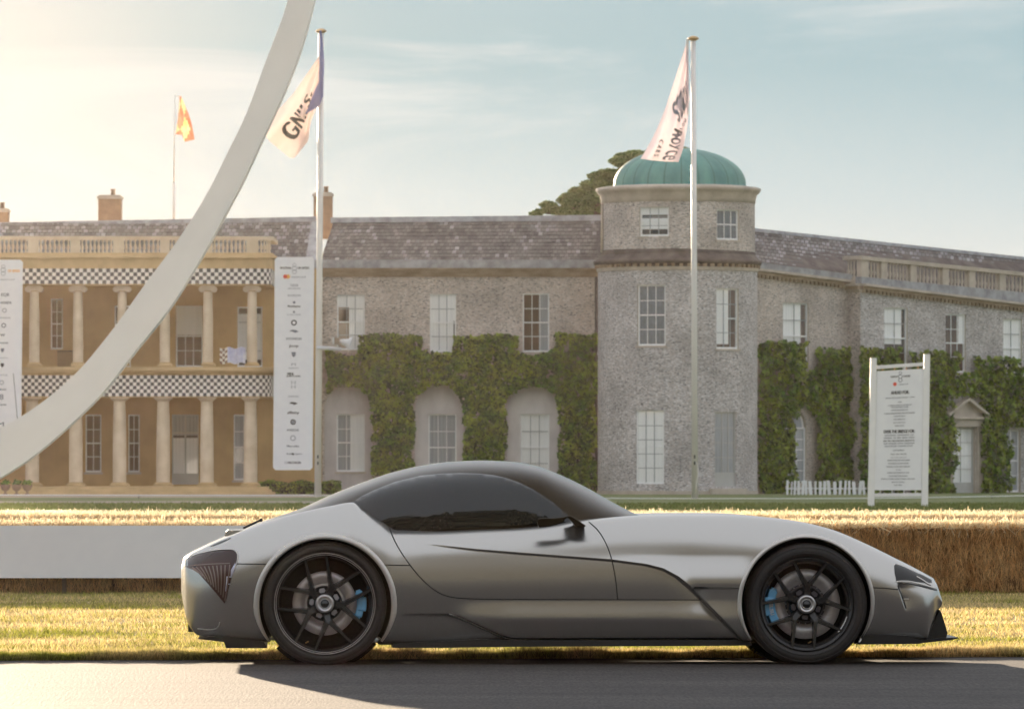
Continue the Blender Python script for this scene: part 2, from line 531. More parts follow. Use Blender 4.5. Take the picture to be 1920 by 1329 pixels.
M['sand'] = mat('sun_glow_stone', (0.66, 0.48, 0.26), (0.52, 0.37, 0.20), 1.4, 0.85, bump=0.3, bscale=12)  # stone saturated so the golden sun glow sits in its colour
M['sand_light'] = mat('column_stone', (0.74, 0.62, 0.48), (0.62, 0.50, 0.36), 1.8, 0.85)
M['ochre'] = mat('ochre_render', (0.60, 0.40, 0.18), (0.48, 0.32, 0.14), 0.8, 0.9)  # ochre plaster, deepened to carry the same golden glow
M['plaster'] = mat('arch_plaster', (0.68, 0.64, 0.63), (0.50, 0.46, 0.46), 1.0, 0.9, stretch=(1, 1, 0.5))
M['lead'] = mat('lead_flashing', (0.40, 0.41, 0.44), (0.24, 0.24, 0.26), 2.5, 0.55)
M['darklead'] = mat('weathered_gutter', (0.07, 0.055, 0.05), (0.16, 0.13, 0.12), 1.6, 0.8)
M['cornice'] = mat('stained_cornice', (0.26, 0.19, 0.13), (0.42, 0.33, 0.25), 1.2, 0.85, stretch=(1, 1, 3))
M['slate'] = mat('roof_slates', (0.105, 0.095, 0.095), (0.20, 0.185, 0.185), 1.0, 0.7, island=0.30)
M['slate_lichen'] = mat('pale_lichened_slates', (0.32, 0.32, 0.33), (0.20, 0.19, 0.20), 2.0, 0.8, island=0.25)
M['copper'] = mat('verdigris_copper', (0.12, 0.33, 0.29), (0.07, 0.23, 0.22), 1.2, 0.6, stretch=(1, 1, 0.4), island=0.12)
M['sash'] = mat('sash_paint', (0.90, 0.90, 0.90), (0.84, 0.84, 0.84), 3, 0.5)
M['bar'] = mat('backlit_glazing_bar', (0.36, 0.37, 0.38), rough=0.5)  # sash bars greyed to look backlit against white curtains
M['pane'] = glass_mat('window_glass', (0.99, 0.99, 0.99), 0.02)
M['curtain_dark'] = mat('curtain_blue_grey', (0.17, 0.19, 0.22), (0.12, 0.13, 0.15), 6, 0.9)
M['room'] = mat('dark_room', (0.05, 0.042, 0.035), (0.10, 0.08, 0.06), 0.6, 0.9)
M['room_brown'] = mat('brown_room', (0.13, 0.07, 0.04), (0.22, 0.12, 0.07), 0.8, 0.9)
M['curtain'] = mat('curtain_white', (0.95, 0.95, 0.94), (0.86, 0.86, 0.86), 6, 0.9, stretch=(3, 3, 0.1))
M['curtain_grey'] = mat('curtain_grey', (0.42, 0.44, 0.47), (0.30, 0.32, 0.35), 6, 0.9, stretch=(3, 3, 0.1))
M['door_grey'] = mat('door_paint_grey', (0.50, 0.50, 0.48), (0.44, 0.44, 0.42), 2, 0.5)
M['brick'] = mat('chimney_brick', (0.36, 0.24, 0.16), (0.26, 0.17, 0.12), 3, 0.9, bump=0.4, bscale=12)
M['ivy'] = mat('ivy_leaves', (0.075, 0.155, 0.018), (0.25, 0.29, 0.04), 1.1, 0.35, island=0.9, trans=0.3, spec=0.6)
M['ivy_dark'] = mat('ivy_stems', (0.045, 0.035, 0.02), (0.03, 0.025, 0.015), 5, 0.9)
M['cedar'] = mat('cedar_needles', (0.11, 0.17, 0.05), (0.22, 0.26, 0.09), 0.6, 0.7, island=0.4, trans=0.25)
M['bark'] = mat('bark', (0.12, 0.085, 0.06), (0.08, 0.06, 0.045), 4, 0.95, bump=0.6)
M['trees'] = mat('treeline_leaves', (0.085, 0.088, 0.075), (0.13, 0.13, 0.11), 0.2, 0.8, island=0.4, trans=0.2)
M['ink'] = mat('black_print', (0.035, 0.035, 0.04), rough=0.6)
M['ink_grey'] = mat('grey_print', (0.22, 0.23, 0.27), rough=0.6)
M['ink_pale'] = mat('pale_grey_print', (0.45, 0.46, 0.50), rough=0.6)
M['red'] = mat('red_print', (0.75, 0.10, 0.05), rough=0.6)
M['orange'] = mat('orange_print', (0.85, 0.42, 0.08), rough=0.6)
M['flag_pink'] = mat('flag_cloth_white', (0.80, 0.62, 0.58), (0.84, 0.72, 0.66), 0.8, 0.8, trans=0.25)
M['flag_lilac'] = mat('flag_cloth_lilac', (0.70, 0.60, 0.66), (0.82, 0.70, 0.72), 0.9, 0.8, trans=0.3)
M['flag_blue'] = mat('flag_cloth_blue', (0.26, 0.28, 0.52), (0.32, 0.32, 0.55), 1, 0.8, trans=0.35)
M['flag_red'] = mat('flag_cloth_red', (0.70, 0.16, 0.09), (0.80, 0.30, 0.20), 1.6, 0.8, trans=0.4)
M['flag_gold'] = mat('flag_cloth_gold', (0.85, 0.58, 0.22), (0.85, 0.70, 0.45), 1.8, 0.8, trans=0.4)
M['dark_wood'] = mat('dark_wood', (0.13, 0.08, 0.05), (0.08, 0.05, 0.03), 4, 0.8)
M['plaque'] = mat('dark_gap', (0.04, 0.045, 0.05), rough=0.9)
M['horn'] = mat('horn_grey', (0.62, 0.62, 0.64), rough=0.4)
# car
M['paint'] = mat('satin_champagne_paint', (0.54, 0.525, 0.50), (0.53, 0.515, 0.49), 300, 0.25, metal=0.92, coord='obj')
M['lip'] = mat('satin_arch_lip', (0.62, 0.59, 0.55), rough=0.36, metal=0.5)  # lighter than the body: sky light on the flange put into colour
M['canopy'] = mat('gold_tinted_dark_roof', (0.040, 0.029, 0.017), rough=0.22, metal=0.75, spec=0.3)  # dark glass roof; gold of the sun's reflection put into the base colour
M['window'] = mat('tinted_glass', (0.012, 0.012, 0.011), rough=0.04, spec=0.55, coat=0.25, coatr=0.02)
M['satin_black'] = mat('satin_black', (0.022, 0.021, 0.021), rough=0.4)
M['carbon'] = mat('carbon_aero', (0.018, 0.018, 0.020), rough=0.35)
M['gap'] = mat('shut_line', (0.01, 0.01, 0.01), rough=0.9)
M['rubber'] = mat('tyre_rubber', (0.028, 0.023, 0.021), (0.02, 0.017, 0.016), 20, 0.6, coord='obj')
M['rim'] = mat('gloss_black_rim', (0.02, 0.018, 0.018), rough=0.25, spec=0.7)
M['rim_edge'] = mat('rim_edge_bright', (0.36, 0.35, 0.35), rough=0.3, metal=0.6)
M['disc'] = mat('brake_disc', (0.62, 0.60, 0.60), (0.52, 0.50, 0.50), 30, 0.38, metal=0.5, coord='obj')
M['hubw'] = mat('hub_window_grey', (0.30, 0.29, 0.30), rough=0.5)
M['bell'] = mat('dark_anodised_bell', (0.10, 0.09, 0.10), rough=0.4, metal=0.6)
M['steel'] = mat('machined_steel', (0.55, 0.54, 0.54), rough=0.3, metal=0.9)
M['caliper'] = mat('blue_caliper', (0.15, 0.46, 0.74), rough=0.3, coat=0.4)
M['white_ink'] = mat('white_print', (0.8, 0.82, 0.85), rough=0.5)
M['lamp'] = mat('lamp_lens', (0.045, 0.02, 0.016), rough=0.15, coat=0.2)
M['lamp_rib'] = mat('lamp_rib', (0.30, 0.20, 0.165), rough=0.25, metal=0.7)
M['lamp_white'] = mat('lamp_reflector', (0.7, 0.68, 0.85), rough=0.15, metal=0.6)


# ------------------------------------------------------------------ lettering
_txt = {}


def text_geo(s, size=1.0, spacing=1.0):
    """flat outline mesh of a word, centred: verts (n,2) and triangles"""
    key = (s, spacing)
    if key not in _txt:
        cu = bpy.data.curves.new('lettering', 'FONT')
        cu.body = s; cu.align_x = 'CENTER'; cu.align_y = 'CENTER'; cu.resolution_u = 3; cu.space_character = spacing
        ob = bpy.data.objects.new('lettering_tmp', cu)
        me = bpy.data.meshes.new_from_object(ob)
        v = np.array([x.co[:2] for x in me.vertices], float).reshape(-1, 2)
        f = [tuple(p.vertices) for p in me.polygons]
        bpy.data.objects.remove(ob); bpy.data.curves.remove(cu); bpy.data.meshes.remove(me)
        _txt[key] = (v, f)
    v, f = _txt[key]
    return v * size, f


def put_text(mb, s, fn, size, width=None, bold=0.0, spacing=1.0, m=0):
    """fn(x, y) -> world point"""
    v, f = text_geo(s, 1.0, spacing)
    if len(v) == 0: return
    w = v[:, 0].max() - v[:, 0].min(); h = v[:, 1].max() - v[:, 1].min()
    v = v - np.array([(v[:, 0].max() + v[:, 0].min()) / 2, (v[:, 1].max() + v[:, 1].min()) / 2])
    v = v * np.array([(width / w) if width else size, size / max(h, 0.4)])
    offs = [(0, 0)] if not bold else [(-bold, 0), (0, 0), (bold, 0)]
    for k, (ox, oy) in enumerate(offs):
        b = len(mb.v)
        for i, (x, y) in enumerate(v):
            p = fn(x + ox, y + oy, k)
            mb.v.append(tuple(p))
        for q in f:
            mb.f.append(tuple(b + i for i in q)); mb.uv.append([(0, 0)] * len(q)); mb.m.append(m)


# ------------------------------------------------------------------ ground
def edge_y(x):           # far edge of the road
    return 41.25 + 0.13 * x


g = MB()
nx = 12
g.quad([(-1500, -800, 0), (1500, -800, 0), (1500, 5200, 0), (-1500, 5200, 0)])
tag(g.build('lawn_ground', M['lawn']), kind='structure')
g = MB()
g.quad([(-60, 21, .004), (60, 21, .004), (60, edge_y(60), .004), (-60, edge_y(-60), .004)])
tag(g.build('road', M['asphalt']), kind='structure')
g = MB()
g.quad([(-60, edge_y(-60) + .03, .008), (60, edge_y(60) + .03, .008), (60, 67, .008), (-60, 67, .008)])
tag(g.build('grass_verge_ground', M['verge']), kind='structure')
g = MB()
g.quad([(-60, 67.05, .006), (60, 67.05, .006), (60, 200, .006), (-60, 200, .006)])
tag(g.build('dry_lawn_ground', M['dry_lawn']), kind='structure')
g = MB()
g.quad([(-60, 244, .006), (-7.0, 244, .006), (-7.6, 290, .006), (-60, 290, .006)])
tag(g.build('gravel_drive', M['gravel']), kind='structure')
g = MB()
g.quad([(-60, 203, .01), (-5.5, 203, .01), (-6.5, 219, .01), (-60, 219, .01)])
tag(g.build('worn_track', mat('worn_track', (0.30, 0.28, 0.24), (0.22, 0.20, 0.17), 1, 0.95)), kind='structure')


def blades(n, xs, ys, hs, w, lean=(0.0, 0.0), spread=0.5, curl=0.0):
    """grass blades / straws: 1 triangle or bent quad each -> verts (n*3,3)"""
    ang = rng.uniform(0, 2 * np.pi, n)
    dx, dy = np.cos(ang) * w / 2, np.sin(ang) * w / 2
    lx = rng.normal(lean[0], spread, n) * hs; ly = rng.normal(lean[1], spread, n) * hs
    z0 = 0.005
    v = np.empty((n, 3, 3))
    v[:, 0] = np.stack([xs - dx, ys - dy, np.full(n, z0)], 1)
    v[:, 1] = np.stack([xs + dx, ys + dy, np.full(n, z0)], 1)
    v[:, 2] = np.stack([xs + lx, ys + ly, z0 + hs], 1)
    return v.reshape(-1, 3)


g = MB()
g.quad([(-60, -3, .003), (60, -3, .003), (60, 20.95, .003), (-60, 20.95, .003)])
tag(g.build('near_verge_ground', mat('near_verge', (0.26, 0.25, 0.23), (0.20, 0.19, 0.17), 3, 0.95)), kind='structure')


# lit verge, near edge thick
def verge():
    n = 120000
    ys = 41.2 + 21.0 * rng.random(n) ** 1.3
    xs = (rng.random(n) - 0.5) * 2 * (0.082 * ys)
    keep = ys > edge_y(xs) + 0.01
    xs, ys = xs[keep], ys[keep]
    h = rng.uniform(.018, .045, len(xs)) * (1 + 0.35 * np.sin(xs * 2.1 + ys * 1.3) * np.sin(ys * 2.7 - xs * .8))
    v1 = blades(len(xs), xs, ys, h, 0.010, spread=.55)
    # a dense fringe overhanging the road
    m = 42000
    xe = (rng.random(m) - 0.5) * 7.4
    ye = edge_y(xe) + np.abs(rng.normal(0, .10, m)) - .02 + 0.012 * np.sin(xe * 7)
    he = rng.uniform(.035, .075, m) * (1 + .15 * np.sin(xe * 5) + .1 * np.sin(xe * 17))
    v2 = blades(m, xe, ye, he, 0.008, lean=(0, -.25), spread=.5)
    me = np_mesh('verge_grass', np.concatenate([v1, v2]), 3, M['grass'])
    o = reg(bpy.data.objects.new('verge_grass', me))
    tag(o, 'sunlit yellow green mown grass between the road and the straw bales', 'grass', kind='stuff')


verge()


def far_grass():
    n = 26000
    ys = rng.uniform(176, 204, n); xs = (rng.random(n) - .5) * .17 * ys
    h = rng.uniform(.03, .10, n)
    v = blades(n, xs, ys, h, .05, spread=.5)
    me = np_mesh('lawn_grass', v, 3, M['grass2'])
    tag(reg(bpy.data.objects.new('lawn_grass', me)), 'green mown lawn between the bales and the mansion', 'grass', kind='stuff')


far_grass()


# ------------------------------------------------------------------ straw bales
def straw_fibres(n, p, t, L, w):
    """n straws: centre p (n,3), direction t (n,3) -> quads"""
    t = t / np.linalg.norm(t, axis=1)[:, None]
    r = rng.normal(size=(n, 3)); s = np.cross(t, r); s /= np.linalg.norm(s, axis=1)[:, None]
    L = L[:, None] / 2; w = w[:, None] / 2
    v = np.stack([p - t * L - s * w, p - t * L + s * w, p + t * L + s * w, p + t * L - s * w], 1)
    return v.reshape(-1, 3)


BL, BD, BH = 1.30, 1.30, 0.60


def bale_meshes(seed):
    r = np.random.default_rng(seed)
    bm = bmesh.new()
    bmesh.ops.create_cube(bm, size=1.0)
    bmesh.ops.scale(bm, vec=(BL - .045, BD - .02, BH - .02), verts=bm.verts)
    bmesh.ops.subdivide_edges(bm, edges=bm.edges, cuts=5, use_grid_fill=True)
    for v in bm.verts:
        v.co += Vector(r.normal(0, .009, 3)); v.co.z += BH / 2
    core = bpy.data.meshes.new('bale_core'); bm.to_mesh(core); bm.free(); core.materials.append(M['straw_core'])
    n1, n2, n3 = 5200, 5200, 2600
    p1 = np.stack([r.uniform(-BL / 2 + .012, BL / 2 - .012, n1), -BD / 2 - np.abs(r.normal(0, .014, n1)) + .008, r.uniform(0.02, BH, n1)], 1)
    t1 = np.stack([r.normal(0, .38, n1), r.normal(0, .16, n1), np.ones(n1)], 1)
    l1 = r.uniform(.05, .16, n1); w1 = r.uniform(.003, .0062, n1)
    p2 = np.stack([r.uniform(-BL / 2, BL / 2, n2), r.uniform(-BD / 2 - .02, BD / 2, n2), BH + np.abs(r.normal(0, .018, n2)) - .01], 1)
    t2 = np.stack([r.normal(0, 1, n2), r.normal(0, .7, n2), np.abs(r.normal(.5, .5, n2))], 1)
    l2 = r.uniform(.06, .20, n2); w2 = r.uniform(.004, .008, n2)
    p3 = np.stack([r.uniform(-BL / 2, BL / 2, n3), r.uniform(-BD / 2, BD / 2, n3), BH + r.uniform(0, .03, n3)], 1)
    t3 = np.stack([r.normal(0, .55, n3), r.normal(0, .4, n3), np.ones(n3)], 1)
    l3 = r.uniform(.03, .10, n3); w3 = r.uniform(.004, .007, n3)
    global rng
    v = np.concatenate([straw_fibres(n1, p1, t1, l1, w1), straw_fibres(n2, p2, t2, l2, w2), straw_fibres(n3, p3, t3, l3, w3)])
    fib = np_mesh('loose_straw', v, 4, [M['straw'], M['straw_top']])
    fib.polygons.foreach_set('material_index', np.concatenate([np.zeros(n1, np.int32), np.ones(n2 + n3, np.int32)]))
    return core, fib


def bales():
    kinds = [bale_meshes(s) for s in (1, 2, 3)]
    names = ['straw bale at the left picture edge behind the long white board',
             'straw bale second from left behind the long white board', 'straw bale behind the tail of the silver coupe and the white board',
             'straw bale behind the rear wheel of the silver coupe', 'straw bale behind the cabin of the silver coupe',
             'straw bale behind the bonnet of the silver coupe', 'shaded straw bale just beyond the nose of the silver coupe',
             'shaded brown straw bale at the right picture edge']
    k = 0
    for row in range(2):
        for i in range(8 + row):
            x = -4.30 + i * (BL + .004) - (0.0 if row == 0 else 0.95)
            y = 62.0 + BD / 2 + row * (BD + .01)
            z = 0.008 + row * 0.06
            Mx = T(x + random.uniform(-.006, .006), y + random.uniform(-.03, .03), z, random.uniform(-.012, .012))
            if row == 0: lab = names[i]
            else: lab = 'pale sunlit straw bale in the raised back row, ' + ['cut by the left picture edge', 'second from the left', 'third from the left', 'behind the tail of the coupe', 'behind the haunch of the coupe', 'behind the roof of the coupe', 'behind the bonnet of the coupe', 'below the information sign', 'at the right picture edge'][i]
            ro = empty('straw_bale', Mx, lab, 'straw bale', 'straw bales along the course')
            core, fib = kinds[(i * 2 + row) % 3]
            reg(bpy.data.objects.new('bale_core', core), ro, Mx)
            o = reg(bpy.data.objects.new('loose_straw', fib), ro, Mx); o['kind'] = 'stuff'
            k += 1


bales()

# long white board in front of the bales
xb0, _, zb1 = at(-260, 985, 61.85); xb1, _, zb0 = at(820, 1083, 61.85)
b = MB()
b.box(xb0, xb1, 61.80, 61.84, zb0, zb1)
bo = empty('advertising_board', T((xb0 + xb1) / 2, 61.82, 0), 'long blank white board fixed along the front of the straw bales', 'board')
b.build('board_panel', M['board'], bo)
for i in range(4):
    x = xb0 + .3 + i * (xb1 - xb0 - .6) / 3
    q = MB(); q.box(x - .02, x + .02, 61.842, 61.88, .0, zb1 - .02); q.build('stake', M['dark_wood'], bo)

# ------------------------------------------------------------------ white curved sculpture
def sculpture():
    Y = 200.0
    LE = [(552, -60), (545, -20), (535.6, 20), (523, 52), (504, 100), (480, 165), (460, 220.8), (430, 278), (401, 340), (355, 418.5), (316, 475), (273.6, 529.6), (216.7, 611),
          (193.7, 640), (143.5, 700), (100, 738), (38.7, 782), (0, 803), (-60, 832), (-130, 860), (-210, 885)]
    RE = [(603, -60), (594, -20), (580, 40), (565, 92), (544.6, 146), (520, 203), (497, 250), (481, 285), (456, 340), (422.5, 402), (392, 458), (356, 518), (325, 570), (268, 640),
          (225, 695), (190.5, 740), (126, 801.5), (64, 855), (0, 896.7), (-90, 940), (-190, 985)]
    def res(P, n):
        P = np.array(P, float); s = np.concatenate([[0], np.cumsum(np.hypot(*np.diff(P, axis=0).T))])
        s /= s[-1]; fx, fy = pchip(s, P[:, 0]), pchip(s, P[:, 1]); t = np.linspace(0, 1, n)
        q = np.stack([fx(t), fy(t)], 1)
        k = np.array([1, 2, 3, 2, 1]) / 9
        for _ in range(3):
            q[2:-2] = sum(k[j] * q[j:len(q) - 4 + j] for j in range(5))
        return q
    n = 90
    a, c = res(LE, n), res(RE, n)
    mb = MB()
    for i in range(n):
        for (x, y), d in ((a[i], 0), (c[i], 0), (c[i], 1.1), (a[i], 1.1)):
            X, _, Z = at(x, y, Y); mb.v.append((X, Y + d, max(Z, 0.0)))
    for i in range(n - 1):
        for j in range(4):
            j2 = (j + 1) % 4
            mb.f.append((i * 4 + j, (i + 1) * 4 + j, (i + 1) * 4 + j2, i * 4 + j2)); mb.uv.append([(0, 0)] * 4); mb.m.append(0)
    mb.f.append((0, 1, 2, 3)); mb.f.append(tuple(4 * (n - 1) + j for j in (3, 2, 1, 0))); mb.uv += [[(0, 0)] * 4] * 2; mb.m += [0, 0]
    o = mb.build('arch_sculpture', M['sculpture'], M=T(-16, Y, 0))
    tag(o, 'giant smooth white curved beam sweeping up in front of the columned portico', 'sculpture')


sculpture()


# ------------------------------------------------------------------ flagpoles and flags
def flagpole(name, Y, px_top, py_top, px_bot, py_bot, w, label):
    xt, _, zt = at(px_top, py_top, Y); xb, _, _ = at(px_bot, py_bot, Y)
    r = w / 2 / F * Y
    root = empty(name, T(xb, Y, 0), label, 'flagpole', 'white flagpoles')
    m = MB(); m.tube([(xb, Y, 0), (xb + (xt - xb) * .5, Y, zt * .5), (xt, Y, zt)], r * 1.06, 16, r * .80)
    m.build('pole', M['pole'], root, smooth=True)
    m = MB(); m.lathe([(0.0, .12), (.08, .11), (.16, .07), (.21, .02), (.16, -.02), (.08, -.06), (.07, -.14)], (xt, Y, zt), 20)
    m.build('finial', M['brass'], root, smooth=True)
    return root, xt, zt


Y1, Y2 = 250.0, 242.0
p1, x1, z1 = flagpole('flagpole', Y1, 602, 60, 596, 931, 12.5, 'white flagpole with a loudspeaker, just right of the tall sponsor board')
p2, x2, z2 = flagpole('flagpole', Y2, 1300, 74, 1303, 933, 11.5, 'white flagpole standing in front of the round domed tower')
# small hatch and cleat rope near the foot
for (ro, px, Y, w) in ((p1, 597, Y1, .1), (p2, 1303, Y2, .1)):
    for py in (856, 868):
        X, _, Z = at(px - 1, py, Y); q = MB(); q.box(X - .02, X + .03, Y - .135, Y - .11, Z - .06, Z + .06); q.build('cleat', M['plaque'], ro)
q = MB()
q.tube([at(1305, 866, Y2 - .2), at(1309, 878, Y2 - .2), at(1309, 892, Y2 - .2), at(1306, 905, Y2 - .2), at(1305, 916, Y2 - .2)], .02, 6)
q.build('halyard', M['pole'], p2)
q = MB(); q.tube([at(1289, 74, Y2 - .05), at(1287, 150, Y2), at(1289, 215, Y2)], .05, 6); q.build('hoist_line', M['pole'], p2)


def cloth(poly_rows, Y, depth, n=26, m=22):
    """poly_rows: list of rows (each a list of px points of equal length) from the hoist to the fly; returns fn(s,t)->world"""
    A = np.array(poly_rows, float)        # (rows, cols, 2)
    rs = np.linspace(0, 1, A.shape[0]); cs = np.linspace(0, 1, A.shape[1])

    def fn(s, t):
        tmp = np.array([[pchip(cs, A[i, :, k])(t) for k in (0, 1)] for i in range(A.shape[0])])
        x = float(pchip(rs, tmp[:, 0])(s)); y = float(pchip(rs, tmp[:, 1])(s))
        d = depth * math.sin(7.0 * s + 3.5 * t) * (.25 + .75 * t) + depth * .4 * math.sin(15 * s - 5 * t)
        return Vector(at(x, y, Y + d))
    return fn


def cloth_mesh(name, fn, mats, parent=None, n=26, m=22, mfun=None, M_=None):
    mb = MB()
    g_ = [[fn(i / n, j / m) for j in range(m + 1)] for i in range(n + 1)]
    for i in range(n + 1):
        for j in range(m + 1): mb.v.append(tuple(g_[i][j]))
    for i in range(n):
        for j in range(m):
            a = i * (m + 1) + j
            mb.f.append((a, a + 1, a + m + 2, a + m + 1)); mb.uv.append([(0, 0)] * 4); mb.m.append(mfun(i / n, j / m) if mfun else 0)
    return mb.build(name, mats, parent, M=M_, smooth=True)


def flags():
    # flag 1 (left pole): s along the cloth from the top fold to the lower fold, t from hoist to fly
    fn = cloth([[(601, 102), (575, 140), (548, 178), (522, 206), (489, 241)],
                [(600, 112), (582, 156), (562, 196), (540, 222), (503, 262)],
                [(600, 140), (586, 172), (574, 206), (560, 236), (525, 281)],
                [(601, 165), (590, 192), (580, 222), (572, 254), (548, 297)],
                [(602, 184), (592, 206), (582, 232), (578, 262), (568, 277)]], Y1 - .15, .22)
    Mx = T(x1, Y1, 12)
    o = empty('flag', Mx, 'white flag with mirrored black capitals hanging from the left flagpole', 'flag', 'flags on the white flagpoles')
    cloth_mesh('cloth', fn, [M['flag_pink'], M['flag_pink']], o)
    # blue hoist half, folded round the pole
    fb = cloth([[(603, 58), (606, 90), (608, 120), (607, 150), (606, 182)],
                [(601, 58), (602, 90), (603, 120), (603, 150), (603, 184)],
                [(599, 58), (599, 92), (599, 122), (598, 150), (600, 182)]], Y1 - .35, .03)
    cloth_mesh('hoist_cloth', fb, M['flag_blue'], o, 6, 14)
    fc = cloth([[(600, 150), (590, 170), (582, 190), (577, 205), (571, 214)],
                [(602, 165), (594, 182), (588, 196), (580, 206), (572, 214)],
                [(605, 182), (603, 190), (597, 200), (584, 208), (573, 214)]], Y1 - .40, .03)
    cloth_mesh('blue_corner', fc, M['flag_blue'], o, 6, 10)
    mb = MB()
    ys, yt = .37, .60

    def tf(x, y, k):
        # text reads mirrored, running from the hoist down to the fly
        s = .44 - y * 1.25; t = .66 + x * 1.22
        s = min(max(s, 0.02), .98); t = min(max(t, .02), .98)
        p = fn(s, t); p.y -= .09 + .004 * k
        return p
    put_text(mb, 'G', lambda x, y, k: tf(.14 - x, y, k), .26, .085, .008)
    put_text(mb, 'N', lambda x, y, k: tf(.02 - x, y, k), .26, .085, .008)
    put_text(mb, 'I', lambda x, y, k: tf(-.065 - x, y, k), .26, .025, .006)
    put_text(mb, 'I', lambda x, y, k: tf(-.125 - x, y, k), .26, .025, .006)
    put_text(mb, 'S', lambda x, y, k: tf(-.215 - x, y, k), .24, .075, .008)
    put_text(mb, "'", lambda x, y, k: tf(-.30 - x, y - .05, k), .10, .03, .006)
    mb.build('lettering', M['ink'], o)['kind'] = 'stuff'
    # flag 2 (right pole)
    fn2 = cloth([[(1288, 78), (1278, 110), (1262, 160), (1243, 215), (1222, 262), (1201, 298)],
                 [(1290, 92), (1284, 135), (1272, 185), (1256, 235), (1240, 275), (1225, 301)],
                 [(1291, 130), (1288, 170), (1281, 215), (1272, 250), (1264, 280), (1250, 303)],
                 [(1292, 190), (1291, 205), (1290, 225), (1286, 250), (1281, 278), (1272, 304)]], Y2 - .1, .16)
    o2 = empty('flag', T(x2, Y2, 12), 'pale pink flag with flowing script letters on the right flagpole, before the copper dome', 'flag', 'flags on the white flagpoles')
    cloth_mesh('cloth', fn2, [M['flag_lilac']], o2)
    mb = MB()

    def tl(word, s0, t0, ds, dt, h, step, hs):
        for i, ch in enumerate(word):
            cs_, ct = s0 + ds * i * step, t0 + dt * i * step

            def f2(x, y, k, cs_=cs_, ct=ct):
                # text runs down the fly (t) with its top towards the pole side
                s = min(max(cs_ + y, .01), .99); t = min(max(ct + x, .01), .99)
                p = fn2(s, t); p.y -= .09 + .004 * k
                return p
            put_text(mb, ch, f2, h, hs, .004)
    tl('Rolls', .66, .24, -1.1, 1.0, .40, .060, .052)
    tl('Royce', .66, .62, .06, 1.0, .34, .080, .070)
    tl('MOTOR', .84, .44, -.95, 1.0, .14, .055, .036)
    tl('CARS', .28, .76, .3, 1.0, .12, .055, .03)
    mb.build('lettering', M['ink_grey'], o2)['kind'] = 'stuff'
    # far flag on the mansion roof: the pole is a thing of its own
    Y3 = 283.0
    xb, _, zb = at(326, 441, Y3); xt, _, zt = at(328, 178, Y3)
    p3 = empty('roof_flagpole', T(xb, Y3, zb - .6), 'thin pale flagpole rising from the roof above the portico', 'flagpole')
    q = MB(); q.tube([(xb, Y3, zb - .6), (xb, Y3, zb + 2.2)], .055, 8, .05); q.build('lower_pole', M['pole'], p3, smooth=True)
    q = MB(); q.tube([(xb, Y3, zb + 2.2), (xt, Y3, zt)], .028, 8, .015); q.build('upper_pole', M['pole'], p3, smooth=True)
    f3 = cloth([[(337, 180), (335, 210), (331, 240), (329, 252)],
                [(339, 180), (341, 208), (341, 238), (341, 254)],
                [(340, 182), (347, 205), (350, 235), (347, 266)],
                [(341, 184), (352, 210), (360, 235), (365, 262)]], Y3, .12)
    cols = lambda s, t: (0 if (math.sin(9 * s + 3) + math.sin(11 * t)) > 0.1 else 1)
    c3 = empty('flag', T(xt, Y3, zt), 'small red and gold flag drooping from the thin roof pole', 'flag')
    cloth_mesh('cloth', f3, [M['flag_gold'], M['flag_red']], c3, 16, 14, cols)
    q = MB(); q.tube([at(329, 181, Y3), at(339, 181, Y3)], .012, 6); q.build('toggle', M['pole'], c3)


flags()


def loudspeaker():
    Y = Y1 - .25
    X, _, Z = at(631, 642, Y)
    o = empty('loudspeaker', T(X, Y, Z), 'grey horn loudspeaker on a short bracket on the left flagpole', 'loudspeaker')
    def P(px, py, d=0): return at(px, py, Y + d)
    m = MB(); m.tube([P(594, 652, -.05), P(618, 653), P(640, 655)], .07, 8); m.build('bracket', M['horn'], o)
    m = MB(); m.box(P(623, 640)[0], P(626.5, 640)[0], Y - .12, Y + .12, P(0, 645)[2], P(0, 632)[2]); m.build('driver_cap', M['white_paint'], o)
    m = MB(); m.box(P(627, 640)[0], P(637, 640)[0], Y - .14, Y + .14, P(0, 646)[2], P(0, 633)[2]); m.build('driver', mat('driver_brown', (0.25, .19, .15), rough=.5), o)
    # horn axis tilted slightly down to the right
    a = Vector(P(637, 639)); bb = Vector(P(658, 645)); ax = (bb - a).normalized(); ln = (bb - a).length
    e1 = Vector((0, 1, 0)); e2 = ax.cross(e1)
    m = MB(); n = 20; prof = [(.05, 0), (.10, .25), (.13, .55), (.19, .8), (.28, .96), (.31, 1.0), (.27, .97), (.10, .5), (.03, .35)]
    for r, h in prof:
        for i in range(n):
            an = 2 * math.pi * i / n
            m.v.append(tuple(a + ax * ln * h + (e1 * math.cos(an) + e2 * math.sin(an)) * r))
    for j in range(len(prof) - 1):
        for i in range(n):
            i2 = (i + 1) % n; m.f.append((j * n + i, j * n + i2, (j + 1) * n + i2, (j + 1) * n + i)); m.uv.append([(0, 0)] * 4); m.m.append(0)
    m.build('horn', M['horn'], o, smooth=True)
    m = MB(); m.tube([P(632, 645), P(633, 653)], .04, 6); m.build('clamp', M['pole'], o)


loudspeaker()


# ------------------------------------------------------------------ the mansion
BY = 276.0
house = empty('mansion', T(0, BY, 0), 'long two storey grey flint mansion with slate roofs, portico and round copper domed tower', 'mansion')
SW = Plane(0, BY)                       # central range
TW = Cyl((1270.5 - CX) / F * 274.0, 274.0, 149.5 / F * 274.0)      # tower lower drum
TU = Cyl(TW.c.x + .03, 274.0, 143.5 / F * 274.0)                    # upper drum
RW = Plane((1400 - CX) / F * BY, BY - .6, R(48))                     # right wing


